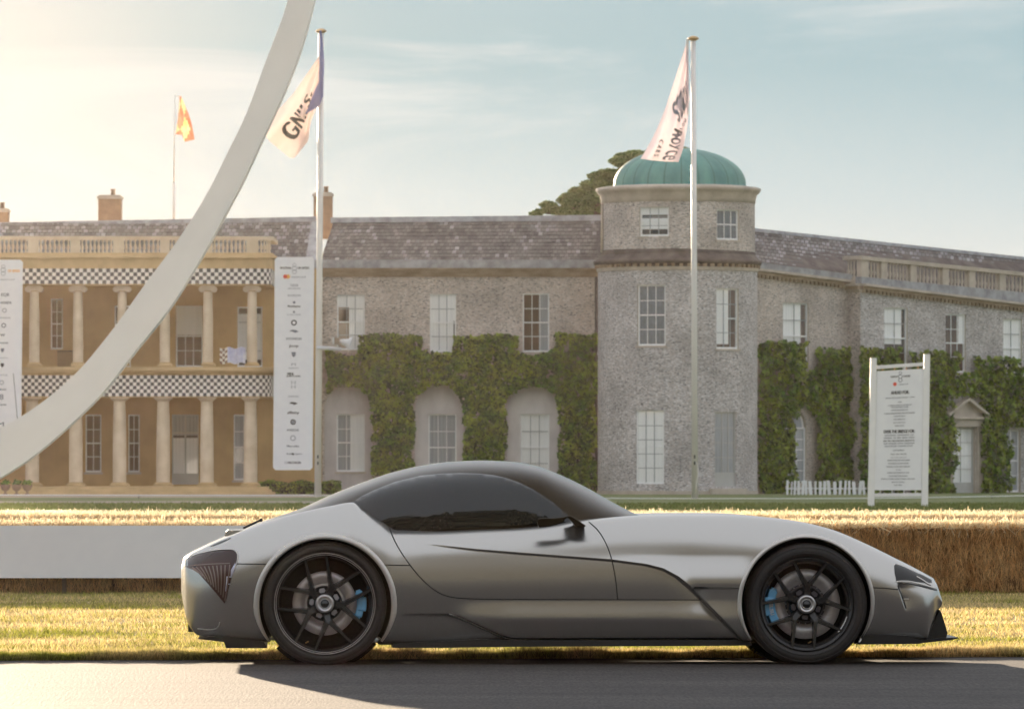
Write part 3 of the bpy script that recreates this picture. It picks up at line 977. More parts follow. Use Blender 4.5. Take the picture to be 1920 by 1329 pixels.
def wall(S, u0, u1, z0, z1f, openings, mats, name, reveal=.16, n=1, minu=None):
    """z1f: function of u for the top; openings: (ua, za, ub, zb, arch)"""
    us = sorted(set([u0, u1] + [o[0] for o in openings] + [o[2] for o in openings]))
    if minu:
        uu = []
        for a, b_ in zip(us[:-1], us[1:]):
            k = max(1, int(math.ceil((b_ - a) / minu)))
            uu += [a + (b_ - a) * i / k for i in range(k)]
        us = uu + [us[-1]]
    zs = sorted(set([z0] + [o[1] for o in openings] + [o[3] for o in openings]))
    mb = MB()
    for a, b_ in zip(us[:-1], us[1:]):
        zz = zs + [None]
        for c, d in zip(zz[:-1], zz[1:]):
            mid = (a + b_) / 2; cm = c + .001 if d is None else (c + d) / 2
            if any(o[0] < mid < o[2] and o[1] < cm < o[3] for o in openings): continue
            da = z1f(a) if d is None else d; db = z1f(b_) if d is None else d
            mb.quad([S.pt(a, c), S.pt(b_, c), S.pt(b_, db), S.pt(a, da)])
    for (a, c, b_, d, arch) in openings:
        if arch:
            r = (b_ - a) / 2; zc = d - r; k = 16
            pts = [(a + r - r * math.cos(math.pi * i / k), zc + r * math.sin(math.pi * i / k)) for i in range(k + 1)]
            for i in range(k):
                (pa, qa), (pb, qb) = pts[i], pts[i + 1]
                mb.quad([S.pt(pa, qa), S.pt(pb, qb), S.pt(pb, d), S.pt(pa, d)])
                mb.quad([S.pt(pb, qb), S.pt(pa, qa), S.pt(pa, qa, reveal), S.pt(pb, qb, reveal)], m=1)
            top = zc
        else:
            top = d
            mb.quad([S.pt(b_, d), S.pt(a, d), S.pt(a, d, reveal), S.pt(b_, d, reveal)], m=1)
        mb.quad([S.pt(a, c), S.pt(a, top), S.pt(a, top, reveal), S.pt(a, c, reveal)], m=1)
        mb.quad([S.pt(b_, top), S.pt(b_, c), S.pt(b_, c, reveal), S.pt(b_, top, reveal)], m=1)
        mb.quad([S.pt(a, c), S.pt(b_, c), S.pt(b_, c, reveal), S.pt(a, c, reveal)], m=1)
    return mb.build(name, mats, house)


def window(S, u0, z0, u1, z1, cols, rows, d=.07, blind=0.0, curtain=None, room='room', sash=True, sill=True, name='window',
           panel=0.0, barmat='sash', parent=None, sillm='stone', bt=.028):
    """a window: frame + meeting rail (part), glazing bars, each pane, sill, blind, dark room behind"""
    parent = parent or house
    c = S.pt((u0 + u1) / 2, (z0 + z1) / 2, d)
    Mx = Matrix.Translation(c)
    f = MB(); fr = .055
    f.slab(S, u0, u1, z0, z0 + fr * 1.3, d, d + .07); f.slab(S, u0, u1, z1 - fr, z1, d, d + .07)
    f.slab(S, u0, u0 + fr, z0 + fr * 1.3, z1 - fr, d, d + .07); f.slab(S, u1 - fr, u1, z0 + fr * 1.3, z1 - fr, d, d + .07)
    zb = z0 + fr * 1.3
    if panel:
        f.slab(S, u0 + fr, u1 - fr, zb, zb + panel, d + .02, d + .06); zb += panel
    if sash:
        zm = (zb + z1 - fr) / 2
        f.slab(S, u0 + fr, u1 - fr, zm - .025, zm + .025, d - .01, d + .06)
    w = f.build(name, M[barmat], parent, M=Mx)
    bars = MB()
    ua, ub, za, zc = u0 + fr, u1 - fr, zb, z1 - fr
    for i in range(1, cols):
        u = ua + (ub - ua) * i / cols; bars.slab(S, u - bt / 2, u + bt / 2, za, zc, d + .012, d + .038)
    for j in range(1, rows):
        z = za + (zc - za) * j / rows; bars.slab(S, ua, ub, z - bt / 2, z + bt / 2, d + .010, d + .040)
    if cols * rows > 1: bars.build('glazing_bars', M['bar'] if (barmat == 'sash' and curtain and sum(c_[1] - c_[0] for c_ in curtain if c_[4] == 'curtain') > .55) else M[barmat], w)
    # panes share one mesh
    pw, ph = (ub - ua) / cols, (zc - za) / rows
    p0 = MB(); p0.box(-pw / 2 + .004, pw / 2 - .004, -.003, .003, -ph / 2 + .004, ph / 2 - .004)
    pm = p0.mesh('pane', M['pane'])
    for i in range(cols):
        for j in range(rows):
            u = ua + pw * (i + .5); z = za + ph * (j + .5)
            P = S.pt(u, z, d + .028); Q = S.pt(u + .01, z, d + .028) - P
            reg(bpy.data.objects.new('pane', pm), w, T(P.x, P.y, P.z, math.atan2(Q.y, Q.x) + random.uniform(-.008, .008)))
    if sill:
        s_ = MB(); s_.slab(S, u0 - .06, u1 + .06, z0 - .085, z0 - .003, -.07, d); s_.build('sill', M[sillm], w)
    if blind:
        q = MB(); q.slab(S, ua, ub, zc - (zc - za) * blind, zc, d + .041, d + .043); q.build('blind', M['curtain'], w)
    if curtain:
        for (a, b_, lo, hi, mt) in curtain:      # fractions
            q = MB(); k = 14
            for i in range(k):
                x0 = ua + (ub - ua) * (a + (b_ - a) * i / k); x1 = ua + (ub - ua) * (a + (b_ - a) * (i + 1) / k)
                dd = .058 + .012 * (i % 2); de = .058 + .012 * ((i + 1) % 2)
                q.quad([S.pt(x0, za + (zc - za) * lo, d + dd), S.pt(x1, za + (zc - za) * lo, d + de), S.pt(x1, za + (zc - za) * hi, d + de), S.pt(x0, za + (zc - za) * hi, d + dd)])
            q.build('curtain', M[mt], w)
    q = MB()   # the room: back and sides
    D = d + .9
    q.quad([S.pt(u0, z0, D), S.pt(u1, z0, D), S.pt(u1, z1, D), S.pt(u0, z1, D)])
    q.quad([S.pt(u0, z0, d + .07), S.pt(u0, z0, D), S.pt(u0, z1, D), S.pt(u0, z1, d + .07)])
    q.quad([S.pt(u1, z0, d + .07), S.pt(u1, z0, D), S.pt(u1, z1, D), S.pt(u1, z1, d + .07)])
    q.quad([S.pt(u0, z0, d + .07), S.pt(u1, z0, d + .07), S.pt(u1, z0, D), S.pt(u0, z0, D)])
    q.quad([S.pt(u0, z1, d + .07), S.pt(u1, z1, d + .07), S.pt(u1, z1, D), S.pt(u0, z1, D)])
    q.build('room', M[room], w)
    return w


def R4(S, x0, y0, x1, y1):
    """pixel rectangle -> (u0, z0, u1, z1)"""
    u0, zt = S.px(x0, y0); u1, zb = S.px(x1, y1); _, zt2 = S.px(x1, y0); _, zb2 = S.px(x0, y1)
    return (u0, (zb + zb2) / 2, u1, (zt + zt2) / 2)


def slates(E0, E1, R0, R1, cols_, rows_, mt='slate', name='roof_slates', lichen=.07, parent=None):
    """slates laid in courses between eaves line E and ridge line R, each a thin tilted plate"""
    E0, E1, R0, R1 = map(Vector, (E0, E1, R0, R1))
    nrm = (E1 - E0).cross(R0 - E0).normalized()
    if nrm.y > 0 and nrm.z < 0 or nrm.z < 0: nrm = -nrm
    mb = MB()
    def P(s, t): return (E0.lerp(E1, s)).lerp(R0.lerp(R1, s), t)
    for j in range(rows_):
        for i in range(cols_):
            off = .5 * (j % 2)
            s0, s1 = (i + off) / cols_ + .0008, (i + 1 + off) / cols_ - .0008
            s0, s1 = max(s0, 0), min(s1, 1)
            if s1 - s0 < .3 / cols_: continue
            t0, t1 = j / rows_, (j + 1.08) / rows_
            t1 = min(t1, 1.0); lift = .028 + random.uniform(-.006, .012); h = random.uniform(-.006, .006)
            a, b_, c, d = P(s0, t0 + h / 2), P(s1, t0 + h / 2), P(s1, t1), P(s0, t1)
            m = 1 if random.random() < lichen * (1.6 if t0 > .6 else .8) else 0
            top = [a + nrm * lift, b_ + nrm * lift, c + nrm * .006, d + nrm * .006]
            mb.quad(top, m=m); mb.quad([a, b_, top[1], top[0]], m=m)
    o = mb.build(name, [M[mt], M['slate_lichen']], parent or house); o['kind'] = 'stuff'
    u = MB(); u.quad([E0 - nrm * .01, E1 - nrm * .01, R1 - nrm * .01, R0 - nrm * .01]); u.build('roof_deck', M['darklead'], parent or house)


# ---- central range -------------------------------------------------
def central():
    zf = lambda px, py, S=SW: S.px(px, py)[1]
    uL = SW.px(-420, 0)[0]; uR = SW.px(1140, 0)[0]
    ze = zf(800, 515)
    op, wins = [], []
    ups = [(632, 552, 684, 656), (806, 551, 855, 660), (980, 550, 1030, 660)]
    for k, r in enumerate(ups):
        q = R4(SW, *r); op.append((q[0], q[1], q[2], q[3], False)); wins.append(('u', k, q))
    arches = [(608, 722, 697, 926), (777, 723, 869, 926), (950, 723, 1049, 926)]
    for r in arches:
        q = R4(SW, *r); op.append((q[0], 0.0, q[2], q[3], True))
    # window openings may not share columns with arches exactly: they are stacked, so build two walls
    up_op = [o for o in op if not o[4]]; lo_op = [o for o in op if o[4]]
    zsplit = zf(800, 700)
    uP = SW.px(512, 0)[0]
    wall(SW, uP, uR, zsplit, lambda u: ze, up_op, [M['flint'], M['stone']], 'upper_wall')
    wall(SW, uP, uR, 0, lambda u: zsplit, lo_op, [M['flint'], M['stone']], 'lower_wall', reveal=.30)
    # recessed plaster panels behind the arches with their window holes
    SA = SW.off(.30)
    lows = [(631, 776, 684, 884), (803, 776, 856, 902), (976, 776, 1030, 902)]
    for (ax0, ay0, ax1, ay1), l in zip(arches, lows):
        a = R4(SW, ax0, ay0, ax1, ay1); w = R4(SA, *l)
        wall(SA, a[0] - .05, a[2] + .05, 0, lambda u, t=a[3] + .05: t, [(w[0], w[1], w[2], w[3], False)], [M['plaster'], M['plaster']], 'arch_panel', reveal=.12)
    cfg = [dict(curtain=[(0.42, 1, 0, 1, 'curtain')], blind=.22, room='room_brown'),
           dict(blind=.47, curtain=[(0, .95, 0, .6, 'curtain')]),
           dict(room='room_brown', curtain=[(.62, 1, .0, 1, 'curtain_grey')])]
    for (_, k, q) in wins: window(SW, *q, 3, 4, **cfg[k])
    cfg = [dict(curtain=[(0, .48, 0, 1, 'curtain_grey'), (.48, 1, 0, 1, 'curtain')]),
           dict(curtain=[(0, 1, 0, 1, 'curtain_grey')]), dict(curtain=[(0, 1, 0, 1, 'curtain')])]
    for l, c in zip(lows, cfg): window(SA, *R4(SA, *l), 3, 4, d=.10, **c)
    # eaves: cornice, moulding, lead gutter
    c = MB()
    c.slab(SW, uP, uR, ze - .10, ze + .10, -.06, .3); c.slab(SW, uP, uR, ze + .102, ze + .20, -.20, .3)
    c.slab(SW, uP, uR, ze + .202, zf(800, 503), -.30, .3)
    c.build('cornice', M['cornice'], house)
    g_ = MB(); g_.slab(SW, uL, uR, zf(800, 503) + .003, zf(800, 488), -.34, .4); g_.build('parapet_gutter', M['lead'], house)
    d = MB(); u = uP + .05
    while u < uR:
        d.slab(SW, u, u + .10, ze - .02, ze + .10, -.14, -.062); u += .24
    o = d.build('dentils', M['cornice'], house); o['kind'] = 'stuff'
    E0 = SW.pt(uL, zf(0, 489), .38); E1 = SW.pt(uR, zf(1120, 489), .38)
    S2 = SW.off(2.3)
    def rp(px, py): u_, z_ = S2.px(px, py); return S2.pt(u_, z_)
    R0, Rm, R1 = rp(-420, 420), rp(625, 418), rp(1140, 414)
    Em = SW.pt(SW.px(600, 0)[0], zf(600, 489), .38)
    slates(Em, E1, Rm, R1, 62, 11)
    slates(E0, SW.pt(SW.px(578, 0)[0], E0.z, .38), R0, rp(590, 416), 105, 11, mt='slate', lichen=.25)
    # lead hip between the two roofs and lead ridges
    q = MB(); a, b_ = SW.pt(SW.px(572, 0)[0], E0.z, .30), SW.pt(SW.px(601, 0)[0], E0.z, .30); c_, d_ = rp(604, 414), rp(585, 412)
    q.hexa([a, b_, b_ + Vector((0, .2, 0)), a + Vector((0, .2, 0)), d_, c_, c_ + Vector((0, .2, 0)), d_ + Vector((0, .2, 0))])
    q.build('lead_hip', M['lead'], house)
    for (p, q_, t0, t1) in (((620, 418), (1140, 414), 408, 403), ((-420, 424), (592, 416), 432, 406)):
        m = MB(); a, b_ = rp(*p), rp(*q_)
        az, bz = rp(p[0], t0).z, rp(q_[0], t1).z
        m.hexa([(a.x, a.y - .08, a.z), (b_.x, b_.y - .08, b_.z), (b_.x, b_.y + .3, b_.z), (a.x, a.y + .3, a.z),
                (a.x, a.y - .03, az), (b_.x, b_.y - .03, bz), (b_.x, b_.y + .25, bz), (a.x, a.y + .25, az)])
        m.build('ridge_capping', M['lead'], house)
    # chimneys
    for (xa, xb, yt, yb, Y) in ((588, 623, 368, 425, BY + 3.2), (184, 227, 373, 425, BY + 3.6), (-20, 15, 398, 440, BY + 3.6)):
        X0, _, Z1 = at(xa, yt, Y); X1, _, Z0 = at(xb, yb, Y)
        m = MB(); m.box(X0, X1, Y, Y + .8, Z0 - .5, Z1)
        ch = m.build('chimney', M['brick'], house)
        k = MB(); k.box(X0 - .05, X1 + .05, Y - .05, Y + .85, Z1 + .002, Z1 + .10); k.box(X0 + .02, X1 - .02, Y + .02, Y + .78, Z1 + .102, Z1 + .16)
        k.build('chimney_cap', M['stone'], ch)
        k = MB(); xc = (X0 + X1) / 2 + .12
        k.lathe([(.10, 0), (.085, .20), (.11, .22), (.11, .26), (.05, .26)], (xc, Y + .4, Z1 + .16), 12); k.build('chimney_pot', M['brick'], ch, smooth=True)
    # downpipes by the tower
    m = MB(); X, _, _ = at(1118, 0, BY)
    m.tube([(X, BY - .10, 0.05), (X, BY - .10, ze - .1)], .06, 8); m.build('downpipe', M['darklead'], house, smooth=True)
    X, _, Z = at(1126, 656, BY - .6); m = MB(); m.tube([at(1122, 664, BY - .15), at(1124, 656, BY - .3), at(1131, 655, BY - .5)], .06, 8); m.build('waste_pipe', M['white_paint'], house, smooth=True)
    # small finial left of the tower / plinth
    m = MB(); m.slab(SW, uP, uR, 0, .18, -.05, .25); 
    m.build('plinth', M['stone'], house)


central()


# ---- tower -----------------------------------------------------------
def tower():
    zt = lambda py: HC + (HY - py) / F * (274 - TW.r * .9)
    half = math.pi * TW.r * .62
    lo = [R4(TW, 1195, 534, 1248, 648), R4(TW, 1343, 541, 1385, 654)]
    gr = [R4(TW, 1192, 769, 1245, 907), R4(TW, 1340, 772, 1381, 912)]
    z_top = zt(504); zs = zt(700)
    wall(TW, -half, half, zs, lambda u: z_top, [(*q, False) for q in lo], [M['flint_cool'], M['stone']], 'tower_wall', minu=.22)
    wall(TW, -half, half, 0, lambda u: zs, [(*q, False) for q in gr], [M['flint_cool'], M['flint_cool']], 'tower_wall', minu=.22)
    window(TW, *lo[0], 3, 4, curtain=[(0, 1, 0, 1, 'curtain_dark')])
    window(TW, *lo[1], 3, 4, curtain=[(0, .6, 0.05, 1, 'curtain')], room='room_brown')
    window(TW, *gr[0], 3, 5, curtain=[(0, .62, 0, 1, 'curtain'), (.62, 1, 0, 1, 'curtain')], sill=False)
    window(TW, *gr[1], 3, 4, panel=.50, curtain=[(0, 1, 0, 1, 'curtain_grey')], sash=False, sill=False, name='door', barmat='door_grey')
    # step under the door
    m = MB(); q = gr[1]; m.slab(TW, q[0] - .25, q[2] + .25, 0, q[1] - .08, -.35, 0); m.build('door_step', M['stone'], house)
    m = MB(); m.slab(TW, -half, half, 0.0, .14, -.05, .1, n=26); m.build('tower_plinth', M['stone'], house)
    n = 72
    c = (TW.c.x, TW.c.y, 0)
    r = TW.r
    m = MB(); m.lathe([(r + .0, zt(507)), (r + .05, zt(506)), (r + .05, zt(500)), (r + .02, zt(500))], c, n); m.build('string_course', M['stone'], house, smooth=False)
    d = MB()
    for i in range(64):
        a = 2 * math.pi * i / 64
        S_ = TW; u = (i / 64 - .5) * 2 * math.pi * r
        d.slab(S_, u, u + .13, zt(500), zt(494), -.13, .0)
    o = d.build('tower_dentils', M['cornice'], house); o['kind'] = 'stuff'
    m = MB(); m.lathe([(r - .02, zt(494)), (r + .16, zt(493)), (r + .20, zt(487)), (r + .10, zt(484)), (TU.r + .10, zt(478)), (TU.r + .02, zt(474)), (TU.r - .05, zt(474))], c, n)
    m.build('tower_cornice', M['darklead'], house, smooth=True)
    m = MB(); m.lathe([(TU.r + .03, zt(476)), (TU.r + .05, zt(472)), (TU.r + .0, zt(466))], c, n); m.build('lead_apron', M['darklead'], house, smooth=True)
    up = [R4(TU, 1199, 388, 1254, 443), R4(TU, 1344, 393, 1386, 450)]
    halfu = math.pi * TU.r * .66
    wall(TU, -halfu, halfu, zt(478), lambda u: zt(377), [(*q, False) for q in up], [M['flint'], M['stone']], 'upper_drum', minu=.22)
    window(TU, *up[0], 3, 3, blind=.25, curtain=[(0, 1, .2, .62, 'curtain')])
    window(TU, *up[1], 3, 2, curtain=[(0, 1, 0, 1, 'curtain_dark')])
    m = MB(); ru = TU.r
    m.lathe([(ru - .02, zt(378)), (ru + .03, zt(377)), (ru + .03, zt(370)), (ru + .06, zt(368)), (ru + .07, zt(362)), (ru + .18, zt(357)), (ru + .24, zt(353)), (ru + .24, zt(349)), (ru + .10, zt(347)), (ru - .3, zt(345))], (TU.c.x, TU.c.y, 0), n)
    m.build('drum_cornice', M['stone'], house, smooth=True)
    # dome of standing seam copper: one panel per gore
    rd = 124.5 / F * 274; z0 = zt(350); hgt = (350 - 273) / F * 274
    cx, cy = TU.c.x + .06, TU.c.y
    prof = [(rd + .03, 0), (rd + .03, .12), (rd, .13), (rd - .005, .16)]
    for k in range(1, 13):
        a = k / 12 * math.pi / 2
        prof.append((rd * math.cos(a), .16 + (hgt - .16) * math.sin(a) ** .95))
    ng = 24
    dome = MB(); dome.lathe([(rd + .06, -.12), (rd + .06, .0), (rd + .03, .0)], (cx, cy, z0), 72)
    dm = dome.build('dome', M['lead'], house, smooth=False)
    for g_ in range(ng):
        p = MB(); a0 = 2 * math.pi * g_ / ng + .012; a1 = 2 * math.pi * (g_ + 1) / ng - .012
        p.lathe(prof, (cx, cy, z0), 3, a0=a0, a1=a1)
        p.build('copper_panel', M['copper'], dm, smooth=True)
    p = MB(); p.lathe([(max(r_ - .012, 0), h_) for r_, h_ in prof], (cx, cy, z0), 48); p.build('dome_seams', mat('seam_dark_copper', (0.07, .20, .18), rough=.7), dm, smooth=True)
    # downpipe on the tower's left
    m = MB(); a = -1.38; X = TU.c.x + math.sin(a) * (TU.r + .05); Yy = TU.c.y - math.cos(a) * (TU.r + .05)
    m.tube([(X, Yy, zt(470)), (X, Yy, zt(378))], .05, 8); m.build('drum_downpipe', M['stone'], house, smooth=True)


tower()


# ---- right wing --------------------------------------------------------
WB = 0.69
RB = RW.off(-WB)


def lin(S, a, b_):
    (u0, z0), (u1, z1) = S.px(*a), S.px(*b_)
    return lambda u: z0 + (z1 - z0) * (u - u0) / (u1 - u0)


def right_wing():
    uc, _ = RB.px(1613, 700)
    ua, _ = RW.px(1400, 700)
    ue, _ = RB.px(2150, 700)
    topA = lin(RW, (1438, 522), (1590, 541)); topB = lin(RB, (1613, 547), (1920, 584))
    A_up = [R4(RW, 1468, 568, 1516, 693)]
    B_up = [R4(RB, 1658, 577, 1702, 692), R4(RB, 1773, 589, 1811, 698), R4(RB, 1881, 598, 1916, 708), R4(RB, 2000, 608, 2034, 716)]
    A_lo = [R4(RW, 1466, 765, 1512, 905)]
    B_lo = [R4(RB, 1783, 802, 1829, 926), R4(RB, 1886, 806, 1914, 922)]
    zsA = RW.px(1500, 725)[1]; zsB = RB.px(1700, 730)[1]
    wall(RW, ua, uc, zsA, topA, [(*A_up[0], False)], [M['flint'], M['stone']], 'wing_wall')
    wall(RW, ua, uc, 0, lambda u: zsA, [(*A_lo[0], True)], [M['flint'], M['stone']], 'wing_wall')
    wall(RB, uc, ue, zsB, topB, [(*q, False) for q in B_up], [M['flint_cool'], M['stone']], 'bay_wall')
    wall(RB, uc, ue, 0, lambda u: zsB, [(*q, False) for q in B_lo], [M['flint_cool'], M['stone']], 'bay_wall')
    m = MB(); m.quad([RB.pt(uc, 0), RB.pt(uc, 0, WB), RB.pt(uc, topB(uc), WB), RB.pt(uc, topB(uc))]); m.build('bay_return_wall', M['flint'], house)
    window(RW, *A_up[0], 2, 4, curtain=[(0, .8, 0, 1, 'curtain')], room='room_brown')
    window(RB, *B_up[0], 2, 4, curtain=[(0, .85, .4, 1, 'curtain')])
    window(RB, *B_up[1], 3, 4, curtain=[(.75, 1, .5, 1, 'curtain')], room='room_brown')
    window(RB, *B_up[2], 2, 4, curtain=[(0, 1, 0, 1, 'curtain')])
    window(RB, *B_up[3], 2, 4, curtain=[(0, 1, 0, 1, 'curtain')])
    # arched window
    q = A_lo[0]
    window(RW, q[0], q[1], q[2], q[3] - (q[2] - q[0]) / 2, 3, 5, curtain=[(0, 1, 0, 1, 'curtain_grey')], sash=False)
    m = MB(); r = (q[2] - q[0]) / 2; zc = q[3] - r; uc2 = (q[0] + q[2]) / 2; k = 14
    pts = [(uc2 - r * math.cos(math.pi * i / k), zc + r * math.sin(math.pi * i / k)) for i in range(k + 1)]
    for i in range(k):
        (pa, qa), (pb, qb) = pts[i], pts[i + 1]
        f_ = .86
        m.quad([RW.pt(pa, qa, .14), RW.pt(pb, qb, .14), RW.pt(uc2 + (pb - uc2) * f_, zc + (qb - zc) * f_, .14), RW.pt(uc2 + (pa - uc2) * f_, zc + (qa - zc) * f_, .14)])
    m.build('fanlight_frame', M['sash'], house)
    m = MB(); m.quad([RW.pt(x, z, .17) for x, z in pts]); m.build('fanlight_pane', M['curtain_grey'], house)
    # door with pediment
    q = B_lo[0]
    window(RB, *q, 2, 4, panel=.42, curtain=[(0, 1, 0, 1, 'curtain')], sash=False, sill=False, name='door', barmat='door_grey', d=.12)
    for (a, b_) in ((q[0] - .30, q[0] - .02), (q[2] + .02, q[2] + .34)):
        ds = MB(); ds.slab(RB, a, b_, 0, q[3] + .05, -.12, -.003); ds.build('door_pilaster', M['stone'], house)
    zl = q[3] + .052
    e = MB(); e.slab(RB, q[0] - .36, q[2] + .40, zl, zl + .32, -.16, -.003); e.slab(RB, q[0] - .5, q[2] + .54, zl + .322, zl + .42, -.30, -.003)
    e.build('door_entablature', M['stone'], house)
    zp = zl + .425; u0, u1 = q[0] - .52, q[2] + .56; um = (u0 + u1) / 2; zap = RB.px(1806, 751)[1]
    m = MB()
    for (a, b_, za, zb) in ((u0, um, zp, zap), (um, u1, zap, zp)):
        m.slab(RB, a, b_, za, za + .12, -.34, -.003, z0b=zb, z1b=zb + .12)
    m.build('pediment_rakes', M['stone'], house)
    m = MB(); m.quad([RB.pt(u0, zp, -.08), RB.pt(u1, zp, -.08), RB.pt(um, zap, -.08)]); m.build('pediment_face', M['stone'], house)
    q = B_lo[1]
    window(RB, *q, 2, 4, curtain=[(0, 1, 0, 1, 'curtain_grey')], d=.12)
    # cornices
    def band(S, u0, u1, f, lo, hi, dd, name, mt):
        m = MB(); m.slab(S, u0, u1, f(u0) + lo, f(u0) + hi, -dd, .25, z0b=f(u1) + lo, z1b=f(u1) + hi); return m.build(name, M[mt], house)
    for S, u0, u1, f, nm in ((RW, ua, uc, topA, 'cornice'), (RB, uc, ue, topB, 'bay_cornice')):
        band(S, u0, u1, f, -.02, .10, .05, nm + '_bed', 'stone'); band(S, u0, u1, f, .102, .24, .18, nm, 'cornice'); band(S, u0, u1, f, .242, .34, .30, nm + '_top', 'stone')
        d = MB(); u = u0 + .05
        while u < u1:
            d.slab(S, u, u + .11, f(u) - .03, f(u) + .10, -.14, -.052); u += .26
        o = d.build('dentils', M['cornice'], house); o['kind'] = 'stuff'
    for lo, hi, dd, mt in ((-.02, .10, .05, 'stone'), (.102, .24, .18, 'cornice'), (.242, .34, .30, 'stone')):
        m = MB()
        P = [RB.pt(uc - dd, 0, -.0), RB.pt(uc + .1, 0, 0), RB.pt(uc + .1, 0, WB), RB.pt(uc - dd, 0, WB)]
        z0, z1 = topB(uc) + lo - .001, topB(uc) + hi - .001
        m.hexa([(p.x, p.y, z0) for p in P] + [(p.x, p.y, z1) for p in P]); m.build('cornice_return', M[mt], house)
    band(RW, ua, uc, topA, .342, .58, .26, 'gutter_parapet', 'lead')
    # balustrade on the bay
    rail_b = lin(RB, (1613, 487), (1920, 518)); rail_t = lin(RB, (1613, 481), (1920, 512))
    base_t = lin(RB, (1613, 519), (1920, 549)); base_b = lambda u: topB(u) + .345
    m = MB(); m.slab(RB, uc - .05, ue, base_b(uc), base_t(uc), -.12, .22, z0b=base_b(ue), z1b=base_t(ue)); m.build('parapet_base', M['lead'], house)
    m = MB(); m.slab(RB, uc - .08, ue, rail_b(uc), rail_t(uc) + .02, -.14, .24, z0b=rail_b(ue), z1b=rail_t(ue) + .02); m.build('parapet_rail', M['stone'], house)
    m = MB(); m.slab(RB, uc - .06, uc + .25, rail_b(uc), rail_t(uc) + .02, .242, WB + .2); m.slab(RB, uc - .04, uc + .20, base_b(uc), base_t(uc), .222, WB + .2); m.build('parapet_return', M['stone'], house)
    hb = rail_b(uc) - base_t(uc)
    prof = [(.045, 0), (.05, .03), (.03, .06), (.055, .16), (.06, .24), (.035, .36), (.026, hb - .12), (.045, hb - .05), (.05, hb)]
    bm_ = MB(); bm_.lathe(prof, n=8); bme = bm_.mesh('baluster', M['stone'], smooth=True)
    pedpx = [(1613, 1626), (1650, 1661), (1705, 1716), (1765, 1776), (1815, 1826), (1872, 1883), (1925, 1937), (1985, 1996)]
    for a, b_ in pedpx:
        x0, x1 = RB.px(a, 500)[0], RB.px(b_, 500)[0]
        m = MB(); m.slab(RB, x0, x1, base_t(x0) + .002, rail_b(x0) - .002, -.08, .18, z0b=base_t(x1) + .002, z1b=rail_b(x1) - .002); m.build('pedestal', M['stone'], house)
    for (a, b_), (c_, d_) in zip(pedpx[:-1], pedpx[1:]):
        x0, x1 = RB.px(b_, 500)[0], RB.px(c_, 500)[0]
        k = max(2, int(round((c_ - b_) / 6.6)))
        for i in range(k):
            u = x0 + (x1 - x0) * (i + .5) / k
            P = RB.pt(u, base_t(u) + .003, .05); reg(bpy.data.objects.new('baluster', bme), house, T(P.x, P.y, P.z))
    for i in range(3):
        P = RB.pt(uc + .03, base_t(uc) + .003, .35 + .16 * i); reg(bpy.data.objects.new('baluster', bme), house, T(P.x, P.y, P.z))
    # roof
    S2 = RW.off(2.6)
    def rp(px, py): u_, z_ = S2.px(px, py); return S2.pt(u_, z_)
    ge = lin(RW, (1438, 505), (1590, 524)); u2 = RW.px(2300, 600)[0]
    E0, E1 = RW.pt(ua - .4, ge(ua - .4), .1), RW.pt(u2, ge(u2), .1)
    R0, R1 = rp(1392, 432), rp(2290, 527)
    slates(E0, E1, R0, R1, 120, 11, lichen=.30)
    m = MB(); n_ = Vector((math.sin(R(48)), -math.cos(R(48)), 0))
    a, b_ = R0, R1
    m.hexa([a + n_ * .08, b_ + n_ * .08, b_ - n_ * .3, a - n_ * .3] + [p + Vector((0, 0, .14)) for p in (a + n_ * .04, b_ + n_ * .04, b_ - n_ * .25, a - n_ * .25)])
    m.build('ridge_capping', M['lead'], house)


right_wing()


# ---- portico -------------------------------------------------------------
PY = 270.0
PF = Plane(0, PY)


